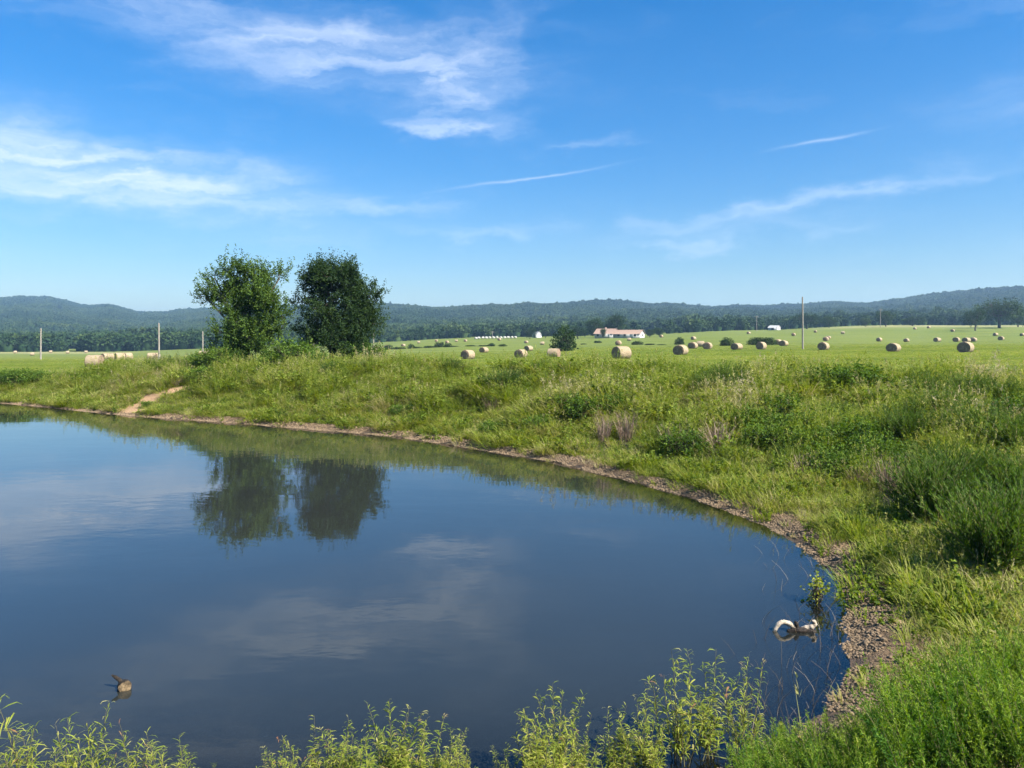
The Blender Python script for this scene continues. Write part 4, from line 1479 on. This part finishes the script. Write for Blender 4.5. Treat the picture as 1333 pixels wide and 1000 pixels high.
water_stems()
p = hit(1066, 786)
pm = blob_bush(91, 0.30, 0.09, 26, 0.055, 0.03, M_WILLOW)
plant_from([('leaves', pm[0], 'stuff'), ('stem', pm[1], None)], 'water_plant', (p.x, p.y, -0.03), 0.4, (1, 1, 1.0), 'small leafy plant rising alone from shallow water above the driftwood', 'plant')


# ------------------------------------------------------------------ hay bales
M_HAY = solid_mat('hay_side', (0.22, 0.160, 0.092), (0.44, 0.350, 0.222), 5, 0.9, 0.8, 14, (1.0, 6.0, 6.0))
M_HAYE = solid_mat('hay_end', (0.13, 0.085, 0.056), (0.36, 0.250, 0.165), 7, 0.95, 0.9, 18)
M_WRAP = solid_mat('pale_bale_wrap', (0.36, 0.335, 0.275), (0.50, 0.47, 0.41), 4, 0.7)


def bale_meshes(seed):
    global RNG
    keep = RNG
    RNG = np.random.default_rng(seed)
    nr, nl = 30, 9
    ang = np.arange(nr) / nr * 2 * math.pi
    xs = np.linspace(-0.72, 0.72, nl)

    def prof(a, sh=1.0):
        yy, zz = np.cos(a) * 0.80 * sh, np.sin(a) * 0.745 * sh
        zz = np.where(zz < -0.60, -0.60 - (zz + 0.60) * -0.25, zz)       # sits flat where it rests
        return yy, zz
    g = Geo()
    V = []
    for i, xx in enumerate(xs):
        e = abs(xx) / 0.72
        sh = 1.0 - 0.05 * e ** 6
        yy, zz = prof(ang, sh * (1 + RNG.normal(size=nr) * 0.012))
        V.append(np.stack([np.full(nr, xx), yy, zz + 0.64], 1))
    V = np.concatenate(V)
    Q = [(i * nr + j, i * nr + (j + 1) % nr, (i + 1) * nr + (j + 1) % nr, (i + 1) * nr + j) for i in range(nl - 1) for j in range(nr)]
    g.quads(V, Q)
    n = 150
    a = RNG.random(n) * 3.6 - 0.25; yy, zz = prof(a)
    B = np.stack([RNG.uniform(-0.7, 0.7, n), yy, zz + 0.64], 1)
    g.leaves(B, np.stack([RNG.normal(size=n) * 0.7, yy, zz], 1) + rdir(n) * 0.6, rdir(n), RNG.uniform(0.04, 0.11, n), 0.012)
    side = g.mesh('bale_side', M_HAY, True)
    ends = []
    for sx in (-1, 1):
        g = Geo()
        V = []
        rings = 9
        for q in range(rings):
            sh = 0.95 * (1 - q / rings)
            yy, zz = prof(ang, sh * (1 + RNG.normal(size=nr) * 0.01))
            V.append(np.stack([sx * (0.725 + (0.03 if q % 2 else 0.0) + RNG.random(nr) * 0.03 + 0.03 * (q > 1)), yy, zz + 0.64], 1))
        V = np.concatenate(V + [np.array([[sx * 0.77, 0, 0.64]])])
        Q = [(i * nr + j, i * nr + (j + 1) % nr, (i + 1) * nr + (j + 1) % nr, (i + 1) * nr + j) for i in range(rings - 1) for j in range(nr)]
        g.quads(V, Q)
        g.add(V, [((rings - 1) * nr + j, (rings - 1) * nr + (j + 1) % nr, rings * nr) for j in range(nr)])
        ends.append(g.mesh('bale_end', M_HAYE))
    RNG = keep
    return side, ends


BALE = [bale_meshes(200 + i) for i in range(3)]


def far_bale_mesh(seed, wrap):
    r = np.random.default_rng(seed)
    nr = 16
    ang = np.arange(nr) / nr * 6.283
    V, T, mi = [], [], []
    prof = [(-0.77, 0.05), (-0.75, 0.72), (-0.66, 0.78), (0.66, 0.78), (0.75, 0.72), (0.77, 0.05)]
    for xx, rr in prof:
        zz = np.maximum(np.sin(ang) * rr * 0.95, -0.62)
        V.append(np.stack([np.full(nr, xx), np.cos(ang) * rr, zz + 0.64], 1))
    V = np.concatenate(V)
    for i in range(len(prof) - 1):
        for j in range(nr):
            T.append((i * nr + j, i * nr + (j + 1) % nr, (i + 1) * nr + (j + 1) % nr, (i + 1) * nr + j))
            mi.append(1 if i in (0, 4) else 0)
    return mk_mesh('round_bale', V, T, [M_WRAP if wrap else M_HAY, M_WRAP if wrap else M_HAYE], np.full(len(V), 0.5), mi)


FARB = far_bale_mesh(1, False)
WRAPB = far_bale_mesh(2, True)


def axis_angle(loc, face):
    """turn so that the +X end looks FACE degrees clockwise from straight at the camera"""
    toward = math.atan2(-loc[1], -loc[0])
    return toward - math.radians(face)


def bale(loc, face, label, group='round bales in the hay field', scale=0.93):
    e = empty('hay_bale', (loc[0], loc[1], loc[2] - 0.03), axis_angle(loc, face), (scale * random.uniform(0.9, 1.08), scale * random.uniform(0.96, 1.08), scale * random.uniform(0.88, 1.03)))
    tag(e, label, 'hay bale', group)
    s, ends = random.choice(BALE)
    mobj('bale_side', s, e)
    for m in ends:
        mobj('bale_end', m, e)
    return e


# nearer bales: column, base row (or None with a depth), angle of the dark end, label
near_bales = [
    (1257, 459, None, 18, 'largest round hay bale on the field, dark end facing the pond'),
    (1163, 458, None, 22, 'large lone hay bale between the tall bare pole and the largest bale'),
    (1072, 455.7, None, 18, 'round hay bale just past the tall bare pole'),
    (1020, 450.5, None, 25, 'round hay bale just short of the tall bare pole, pale bale behind'),
    (991, 455, None, 25, 'hay bale in front of the longer green hedge mound'),
    (959, 455.3, None, 32, 'hay bale in front of the rounded green hedge mound'),
    (921, 454.5, None, 15, 'hay bale between rounded hedge mound and weed-fringed bales'),
    (902, 454.0, None, 20, 'small hay bale tucked right behind a weed-fringed larger bale'),
    (886, None, 92, 25, 'hay bale half sunk in weeds, reddish end showing'),
    (809, None, 78, 52, 'pale-sided hay bale with dark hollow end, half behind grass'),
    (721, None, 98, 108, 'pale hay bale lying side-on below the bushy field tree'),
    (678, None, 108, 32, 'hay bale with dark end behind bank weeds, nearer of two'),
    (688, 457, None, 42, 'hay bale just behind the dark-ended one near bushy tree'),
    (609, None, 100, 35, 'brown hay bale rising behind dry weeds short of shrub line'),
    (630, 459, None, 38, 'smaller hay bale beside the brown one by shrub line'),
    (123, 478.5, None, 112, 'big pale hay bale side-on beyond the low bank bushes'),
    (156, 468, None, 75, 'pale bale in the tight cluster behind the big side-on bale'),
    (1245, 445, None, 22, 'middle-sized bale behind the largest one, standing apart by a step'),
    (1258, 445.5, None, 30, 'bale mostly hidden by the largest bale'),
    (1220, 445, None, 35, 'low bale to the pole side of the bales behind the largest'),
    (1303, 443, None, 15, 'brown bale standing out past the largest bale, toward the spreading trees'),
]
for c, r, d, face, lab in near_bales:
    p = hit(c, r) if r else px(c, d)
    bale(p, face, lab)
cluster = [(166, 467, 60), (145, 464.5, 95), (138, 463, 60)]
for c, r, face in cluster:
    bale(hit(c, r), face, 'pale bale grouped loosely behind the big side-on bale', 'clustered bales on the lower field')
for c, d, face in ((197, 150, 95), (203, 165, 30), (263, 185, 95), (271, 180, 100)):
    bale(px(c, d), face, 'pale bale half hidden by the mound near the thin posts', 'bales behind the mound')

far_px = [
    (974.5, 435, 'tiny bale up the slope below the distant pole by the white shed'), (1033, 437.5, 'tiny bale up the slope just short of the tall bare pole'),
    (1061.5, 433, 'tiny high bale just past the tall bare pole'), (1097, 435, 'tiny brownish bale alone between tall bare pole and cross-armed pole'),
    (1075, 444, 'nearer bale of a touching pair behind the one past the pole'), (1078.5, 441.5, 'farther bale of a touching pair behind the one past the pole'),
    (1144.5, 444.6, 'small bale behind and short of the large lone bale'), (1180, 445.2, 'small bale just behind and past the large lone bale'),
    (1240, 432, 'tiny bale up the slope above the bales behind the largest'), (1191, 429, 'tiny bale in the dry strip past the cross-armed pole'),
    (1209, 427.5, 'tiny bale farthest up, in dry strip before the hill'), (1296, 437.5, 'tiny bale below the broad shade tree'),
    (1331, 437.5, 'tiny bale beyond the broad shade tree, farthest along'), (1267, 445, 'small bale peeking past the bale hidden by the largest'),
    (902.7, 442.5, 'tiny bale above the weed-fringed bales, near small dark bush'), (861, 439.5, 'tiny bale on the grass past the white gable end'),
    (805, 449.5, 'small bale directly behind the pale-sided bale with hollow end'), (819, 444, 'tiny bale on the lawn slope below the farmhouse'),
    (685, 447, 'tiny bale before the tiny white shed'), (706, 449, 'tiny bale beside the bushy field tree'),
    (1013, 449, 'pale sliver of a bale behind the one short of pole'), (912, 451.5, 'bale wedged between two others near the small dark bush'),
    (568, 445, 'tiny bale beyond the scrub line, first from the trees'), (594, 445, 'tiny bale beyond the scrub line, before the row of white bales'),
    (606, 445, 'tiny bale beyond scrub line, beside the row of white bales'), (582, 447, 'tiny bale beyond scrub line, lowest of its scatter'),
    (525, 451, 'tiny bale among scrub near the dense tree'), (503, 451, 'tiny bale nearest the dense tree, amid scrub'),
    (545, 447, 'tiny bale between dense tree and scrub-line scatter'), (650, 443.5, 'tiny brown bale before the row of white wrapped bales')]
for c, r, lab in far_px:
    p = hit(c, r)
    o = mobj('hay_bale', FARB)
    o.location = (p.x, p.y, p.z - 0.03)
    o.rotation_euler = (0, 0, axis_angle(p, random.choice((15, 25, 35, 95))))
    k = random.uniform(0.85, 1.0)
    o.scale = (k, k, k * random.uniform(0.88, 1.0))
    tag(o, lab, 'hay bale', 'far bales on the upper field')
for c, d in ((42, 330), (88, 400), (112, 420), (66, 430), (20, 410)):
    p = px(c, d)
    o = mobj('hay_bale', FARB)
    o.location = p
    o.rotation_euler = (0, 0, axis_angle(p, 95))
    tag(o, 'far pale bale near woods on the low field, by lone post', 'hay bale', 'far bales on the low field')
for i in range(12):
    c = 619 + i * 4.7 + random.uniform(-0.6, 0.6)
    p = px(c, 445 + i * 2 + random.uniform(-3, 3))
    o = mobj('wrapped_bale', WRAPB)
    o.location = p
    o.rotation_euler = (0, 0, axis_angle(p, random.choice((20, 80, 95))))
    tag(o, 'white wrapped bale in the long row before the wooded hill', 'wrapped bale', 'row of white wrapped bales')


# ------------------------------------------------------------------ poles
def pole(c, base, top_row, r, label, depth=None, arm=False, name='utility_pole'):
    p = hit(c, base) if depth is None else px(c, depth)
    h = EYE - (top_row - HROW) / F * p.y - p.z
    e = empty(name, p)
    tag(e, label, 'pole')
    g = Geo()
    lean = random.uniform(-0.012, 0.012) * h
    g.tube([(0, 0, -0.5), (lean * 0.3, 0, h * 0.5), (lean, 0, h)], [r, r * 0.92, r * 0.8], 10)
    mobj('shaft', g.mesh('shaft', M_POLE, True), e)
    if arm:
        g = Geo()
        g.box(lean - 1.1, lean + 1.1, -0.08, 0.08, h - 0.75, h - 0.58)
        mobj('cross_arm', g.mesh('cross_arm', M_POLE), e)
        for dx in (-1.0, -0.35, 0.35, 1.0):
            g = Geo()
            g.tube([(lean + dx, 0, h - 0.58), (lean + dx, 0, h - 0.40)], [0.06, 0.04], 6)
            mobj('insulator', g.mesh('insulator', M_WRAP), e)
    else:
        g = Geo()
        g.tube([(lean, 0, h - 0.02), (lean, 0, h + 0.10)], [r * 0.62, r * 0.3], 8)
        mobj('top_cap', g.mesh('top_cap', M_POLE, True), e)
    return e


pole(1045, 455, 387, 0.14, 'tall bare weathered pole standing alone on the hay field')
pole(53, 465, 428, 0.15, 'thin pale post standing free on the low field')
pole(207, None, 421, 0.15, 'thin pale post rising behind the mound, taller of two', 125)
pole(264, None, 432, 0.16, 'short pale post beside the lighter tree, bales at its foot', 165)
pole(464.5, None, 447, 0.06, 'short white post at the foot of the dense tree', 46.5, name='white_post')
pole(486, None, 434, 0.13, 'grey post showing past the dense tree before the hills', 120)
pole(1146, None, 402, 0.16, 'utility pole with cross arm beside round dark tree', 430, True)
pole(985, None, 411, 0.15, 'distant utility pole with cross arm near the white shed', 440, True)
pole(641, None, 431, 0.16, 'distant utility pole rising from the row of white bales', 455, True)


# ------------------------------------------------------------------ buildings
M_WHITE = solid_mat('white_siding', (0.42, 0.41, 0.39), (0.52, 0.51, 0.49), 3, 0.6)
M_BRICKW = solid_mat('grey_siding', (0.34, 0.34, 0.33), (0.46, 0.45, 0.43), 3, 0.7)
M_ROOF = solid_mat('tan_red_roof', (0.24, 0.155, 0.115), (0.33, 0.225, 0.17), 2, 0.8, 0.3, 8)
M_GLASS = solid_mat('dark_window', (0.02, 0.025, 0.03), (0.05, 0.055, 0.06), 3, 0.15, spec=0.6)
M_GREYROOF = solid_mat('grey_roof', (0.30, 0.30, 0.30), (0.45, 0.45, 0.45), 3, 0.6)


def gable_block(e, x0, x1, dep, wall, ridge, roofm, wallm, gable_left, gable_right, over=0.5, nm=('wall', 'roof', 'gable_wall')):
    y0, y1 = -dep / 2, dep / 2
    g = Geo(); g.box(x0, x1, y0, y1, -0.6, wall)
    mobj(nm[0], g.mesh('wall', wallm), e)
    for xx, on in ((x0 - 0.02, gable_left), (x1 + 0.02, gable_right)):
        if on is None:
            continue
        g = Geo()
        a, b = (xx - 0.04, xx + 0.04)
        V = [(q, yy, zz) for q in (a, b) for yy, zz in ((y0, 0), (y1, 0), (y1, wall), (0, ridge - 0.12), (y0, wall))]
        T = [(0, 1, 2), (0, 2, 4), (2, 3, 4), (5, 7, 6), (5, 9, 7), (7, 9, 8)]
        g.add(V, T)
        g.quads(V, [(0, 5, 6, 1), (1, 6, 7, 2), (2, 7, 8, 3), (3, 8, 9, 4), (4, 9, 5, 0)])
        mobj(nm[2], g.mesh('gable_wall', on), e)
    g = Geo()
    sl = (ridge - wall) / (dep / 2)
    for sgn in (-1, 1):
        ye, ze = sgn * (dep / 2 + over), wall - over * sl
        V = [(xx, yy, zz + dz) for dz in (0.0, 0.18) for xx, yy, zz in ((x0 - over, ye, ze), (x1 + over, ye, ze), (x1 + over, 0, ridge), (x0 - over, 0, ridge))]
        g.quads(V, [(0, 1, 2, 3), (4, 5, 6, 7), (0, 1, 5, 4), (1, 2, 6, 5), (3, 2, 6, 7), (0, 3, 7, 4)])
    return mobj(nm[1], g.mesh('roof', roofm), e)


def house():
    p = px(806, 380)
    e = empty('farmhouse', p, math.radians(-30), 0.86)
    tag(e, 'long low farmhouse with tan-red roof and white gable end', 'house')
    r1 = gable_block(e, -13.5, -2.0, 9.0, 2.7, 5.3, M_ROOF, M_BRICKW, M_WHITE, M_BRICKW, 0.6)
    gable_block(e, -2.1, 14.0, 8.0, 2.5, 4.5, M_ROOF, M_BRICKW, None, M_WHITE, 0.6)
    for x in (-11.5, -8.0, 1.2, 5.0, 11.2):
        g = Geo(); yy = -4.56 if x < -2 else -4.06
        g.box(x - 0.7, x + 0.7, yy, yy + 0.08, 0.9, 2.15)
        w = mobj('window', g.mesh('window', M_GLASS), e)
        g = Geo()
        for a, b, c, d in ((x - 0.8, x + 0.8, 2.15, 2.25), (x - 0.8, x + 0.8, 0.8, 0.9), (x - 0.8, x - 0.7, 0.9, 2.15), (x + 0.7, x + 0.8, 0.9, 2.15)):
            g.box(a, b, yy - 0.04, yy + 0.05, c, d)
        mobj('window_frame', g.mesh('window_frame', M_WHITE), w)
    g = Geo(); g.box(-5.2, -4.2, -4.57, -4.49, 0.05, 2.15)
    mobj('door', g.mesh('door', M_WHITE), e)
    g = Geo(); g.box(8.0, 10.0, -4.08, -4.0, 0.1, 2.1)
    mobj('garage_door', g.mesh('garage_door', M_WHITE), e)
    g = Geo(); g.box(-9.4, -8.5, 0.6, 1.5, 4.2, 6.2)
    mobj('chimney', g.mesh('chimney', M_ROOF), r1)
    g = Geo(); g.box(14.08, 14.16, -0.6, 0.6, 1.0, 2.1)
    mobj('window', g.mesh('window', M_GLASS), e)


house()


def shed(c, depth, L, dep, wall, ridge, rz, label, roofm):
    p = px(c, depth)
    e = empty('shed', p, rz)
    tag(e, label, 'shed')
    gable_block(e, -L / 2, L / 2, dep, wall, ridge, roofm, M_WHITE, M_WHITE, M_WHITE, 0.3)
    g = Geo(); g.box(-0.9, 0.9, -dep / 2 - 0.06, -dep / 2 + 0.02, 0.0, wall * 0.85)
    mobj('door', g.mesh('door', M_GLASS), e)


shed(1008, 478, 6.0, 4.0, 1.7, 2.9, math.radians(-50), 'low white shed at the field edge below wooded hill', M_WHITE)
shed(699, 470, 4.2, 4.0, 2.2, 3.6, math.radians(-55), 'tiny white shed near bushy tree and row of white bales', M_GREYROOF)

# ------------------------------------------------------------------ free-standing trees and hedges of the field
def generic_tree(seed, h, w, n, leaf, low=0.15, mat=None, fork=0.2):
    q = np.random.default_rng(seed)
    bl = []
    for i in range(11):
        zf = q.uniform(low + 0.12, 0.86)
        rr = (1 - abs(zf - 0.5) * 0.9) * w / 2 * 0.6
        a = q.uniform(0, 6.28)
        bl.append((math.cos(a) * rr, math.sin(a) * rr, h * zf, w * q.uniform(0.17, 0.27), w * q.uniform(0.17, 0.27), h * q.uniform(0.10, 0.17)))
    bl.append((0, 0, h * 0.55, w * 0.30, w * 0.30, h * 0.30))
    return tree_meshes(seed, bl, (w * 0.035, h * fork), n, leaf, leaf * 0.6, leaf * 2.2, 6, mat or M_FARTREE, 0.9, 0.4, 0.45, 0.5, 5)


FT = [generic_tree(400 + i, 1.0, 0.95, 700, 0.055) for i in range(4)]
FTO = [generic_tree(420 + i, 1.0, 1.15, 560, 0.060, 0.35, None, 0.42) for i in range(2)]


def dome(seed, n, leaf):
    q = np.random.default_rng(seed)
    bl = [(0, 0, 0.30, 0.40, 0.40, 0.55)]
    for i in range(7):
        a = q.uniform(0, 6.28)
        bl.append((math.cos(a) * 0.28, math.sin(a) * 0.28, q.uniform(0.2, 0.5), 0.22, 0.22, q.uniform(0.3, 0.45)))
    return tree_meshes(seed, bl, (0.03, 0.2), n, leaf, leaf * 0.65, leaf * 1.5, 6, M_FARTREE, 0.9, 0.4, 0.55, 0.3, 5)


DOME = [dome(440 + i, 330, 0.085) for i in range(3)]


def ftree(c, depth, toprow, wpx, label, group=None, src=None, name='field_tree', cat='tree', sink=0.0):
    p = px(c, depth)
    h = EYE - (toprow - HROW) / F * depth - p.z
    w = wpx * depth / F
    m = random.choice(src or FT)
    p.z -= sink * h
    return tree(name, p, m, label, cat, group, random.uniform(0, 6.28), (w, w, h * (1 + sink)))


ftree(733, 140, 421, 34, 'bushy green tree alone on the field, above the side-on bale', None, DOME, 'field_tree', 'tree', 0.1)
ftree(752, 385, 424, 26, 'dark tree hugging the far end of the farmhouse')
ftree(775, 402, 413, 26, 'tall tree behind the farmhouse, next to the tallest')
ftree(801, 405, 410, 32, 'tallest dark tree rising behind the farmhouse roof')
ftree(785, 374, 427, 8, 'small tree in front of the farmhouse wall')
ftree(846, 382, 428, 14, 'small dense tree beside the white gable end')
ftree(858, 385, 426, 13, 'dark tree one step out from the white gable end')
ftree(690, 430, 427, 18, 'dark tree by the tiny white shed')
ftree(710, 440, 429, 14, 'small tree right of the tiny white shed')
ftree(1153, 445, 403, 24, 'round dark tree behind the cross-armed utility pole')
ftree(1079, 470, 411, 18, 'round dark tree before the hill past the tall bare pole')
ftree(1127, 470, 413, 14, 'small pointed tree short of the round dark tree')
ftree(1188, 470, 412, 26, 'low spreading tree between utility pole and far spreading trees')
ftree(1301, 400, 389, 46, 'broad spreading shade tree at the edge of the field', None, FTO)
ftree(1270, 360, 404, 24, 'small open tree standing before the broad shade tree', None, FTO)
ftree(1325, 430, 398, 26, 'tree partly behind the broad shade tree')
ftree(1050, 480, 408, 30, 'pale tree behind the tall bare pole', None, FTO)
G3 = 'hedge mounds in the hay field'
ftree(947, 165, 438, 20, 'rounded green hedge mound on the hay field', G3, DOME, 'hedge_mound', 'bush', 0.12)
for c, w, lab in ((986, 24, 'near end of the longer green hedge mound'), (1000, 22, 'far end of the longer green hedge mound')):
    ftree(c, 170, 437.5, w, lab, G3, DOME, 'hedge_mound', 'bush', 0.12)
ftree(884, 200, 438, 13, 'small dark round bush behind weed-fringed bales', None, DOME, 'field_bush', 'bush', 0.12)
ftree(778, 250, 443, 9, 'small round bush on grass below the farmhouse', None, DOME, 'field_bush', 'bush', 0.12)
ftree(830, 210, 443, 14, 'low bush on the field right of pale-sided bale', None, DOME, 'field_bush', 'bush', 0.12)
for c, d, top, w in ((572, 255, 444, 12), (583, 250, 446, 10), (535, 260, 447, 9), (505, 255, 448, 12), (640, 250, 446, 10), (655, 248, 447.5, 12), (612, 255, 449, 16), (560, 255, 450, 18), (540, 255, 451, 18), (590, 255, 450, 18), (520, 255, 451, 16), (630, 252, 449, 16), (760, 235, 447, 9), (845, 205, 447, 14), (862, 200, 448, 14)):
    ftree(c, d, top, w, 'low scrub bush in the line dividing the hay fields', 'scrub line between the fields', DOME, 'scrub_bush', 'bush', 0.12)


# ------------------------------------------------------------------ woods on the hills (one far-off mass)
def crown_mesh(seed, conic):
    q = np.random.default_rng(seed)
    n = 420
    d = q.normal(size=(n, 3)); d /= np.linalg.norm(d, axis=1)[:, None]
    d[:, 2] = np.where(d[:, 2] < -0.3, -d[:, 2], d[:, 2])
    z = 0.58 + 0.42 * d[:, 2]
    rad = 0.5 * (1 + 0.35 * (q.random(n) - 0.5))
    B = np.stack([d[:, 0] * rad, d[:, 1] * rad, z * (1 + 0.12 * (q.random(n) - 0.5))], 1)
    if conic:
        f = np.clip(1.25 - z, 0.12, 1)
        B[:, :2] *= f[:, None] * 0.85
    global RNG
    keep = RNG
    RNG = q
    g = Geo()
    g.leaves(B - d * 0.1, q.normal(size=(n, 3)) * 0.8 + d * 0.3, d + q.normal(size=(n, 3)) * 0.5, q.uniform(0.13, 0.26, n), q.uniform(0.10, 0.18, n), q.random(n), 0.2)
    # dark solid heart so that the crown is not see-through from afar
    ph = np.linspace(0, 2 * math.pi, 8)[:-1]
    V = [(math.cos(a) * r, math.sin(a) * r, zz) for zz, r in ((0.0, 0.22), (0.35, 0.36), (0.7, 0.30 if not conic else 0.16)) for a in ph] + [(0, 0, 0.88)]
    Q = [(i * 7 + j, i * 7 + (j + 1) % 7, (i + 1) * 7 + (j + 1) % 7, (i + 1) * 7 + j) for i in range(2) for j in range(7)]
    g.quads(V, Q, 0.2)
    g.add(V, [(14 + j, 14 + (j + 1) % 7, 21) for j in range(7)], 0.2)
    RNG = keep
    return g.mesh('forest_crown', M_FOREST)


C_WOODS = proto_coll('woods_source', [crown_mesh(500 + i, i >= 5) for i in range(7)])


def woods():
    n = 150000
    D = np.sqrt(RNG.uniform(500 ** 2, 3150 ** 2, n))
    u = RNG.uniform(-0.86, 0.86, n)
    x = u * D; y = D
    col = u * F + CCOL
    R = np.interp(col, RID_C, RID_R)
    edge = np.interp(col, [-200, 0, 300, 480, 560, 700, 900, 1050, 1200, 1400], [560, 560, 580, 640, 660, 650, 620, 640, 640, 620]) + (fbm(x * 0.02, y * 0.02, 130, 3) - 0.5) * 60 + 25
    clear = fbm(x * 0.006, y * 0.006, 131, 3)
    keep = (D > edge) & (D < R * 1.06 + 30) & (RNG.random(n) < np.clip(1900.0 / D, 0.5, 1))
    # the quarry scar on the far hill
    sx = (78 - CCOL) / F
    keep &= ~((np.abs(u - sx) < 0.007) & (np.abs(D - 1900) < 70))
    x, y, D, col, clear = x[keep], y[keep], D[keep], col[keep], clear[keep]
    z = terrain(x, y)
    m = len(x)
    h = RNG.uniform(7.0, 14.0, m) * (0.72 + 0.56 * fbm(x * 0.013, y * 0.013, 132, 3)) * np.where(RNG.random(m) < 0.03, 1.25, 1.0)
    w = np.minimum(h, 12) * RNG.uniform(0.8, 1.25, m)
    idx = np.where(RNG.random(m) < 0.25, RNG.integers(5, 7, m), RNG.integers(0, 5, m))
    tint = 0.05 + 1.0 * clear + RNG.normal(size=m) * 0.14
    rot = np.stack([np.zeros(m), np.zeros(m), RNG.random(m) * 6.283], 1)
    scatter('distant_woods', np.stack([x, y, z - 0.8], 1), rot, np.stack([w, w, h], 1), np.clip(tint, 0, 1), idx, C_WOODS,
            'dark green woods covering the far hills', 'woods')
    print('woods', m)
    # belt of taller edge trees where the low fields end
    n = 5200
    col = RNG.uniform(-220, 1560, n); u = (col - CCOL) / F
    e0 = np.interp(col, [-200, 0, 300, 480, 560, 700, 900, 1050, 1200, 1400], [470, 470, 480, 520, 540, 520, 490, 520, 530, 520])
    D = e0 + RNG.uniform(0, 70, n)
    keep = (fbm(col * 0.02, D * 0.01, 140, 3) > 0.36) & (RNG.random(n) < np.interp(col, [0, 330, 480, 1333], [1, 1, 0.25, 0.2]))
    u, D, col = u[keep], D[keep], col[keep]
    m = len(u)
    x, y = u * D, D
    z = terrain(x, y)
    hl = np.interp(col, [0, 300, 500, 800, 1000, 1333], [10, 10, 8, 9, 8, 6])
    h = RNG.uniform(0.55, 1.15, m) * hl
    w = h * RNG.uniform(0.8, 1.2, m)
    scatter('field_edge_woods', np.stack([x, y, z - 0.8], 1), np.stack([np.zeros(m), np.zeros(m), RNG.random(m) * 6.283], 1), np.stack([w, w, h], 1),
            np.clip(0.45 + RNG.normal(size=m) * 0.15, 0, 1), RNG.integers(0, 7, m), C_WOODS, 'belt of trees where the low fields end', 'woods')


woods()


# ------------------------------------------------------------------ haze
def haze():
    m, t, out = new_mat('haze')
    v = t.node('ShaderNodeVolumePrincipled')
    v.inputs['Color'].default_value = (0.46, 0.72, 1.0, 1)
    v.inputs['Density'].default_value = 0.00021
    v.inputs['Anisotropy'].default_value = 0.2
    t.l.new(v.outputs[0], out.inputs['Volume'])
    gv = np.empty(len(bpy.data.objects['ground'].data.vertices) * 3, np.float32)
    bpy.data.objects['ground'].data.vertices.foreach_get('co', gv)
    g = Geo()
    g.box(-4450, 4450, -4450, 4450, float(gv[2::3].min()) - 1.0, float(gv[2::3].max()) + 28.0)
    o = mobj('haze', g.mesh('haze', m))
    tag(o, None, None, None, 'stuff')


haze()
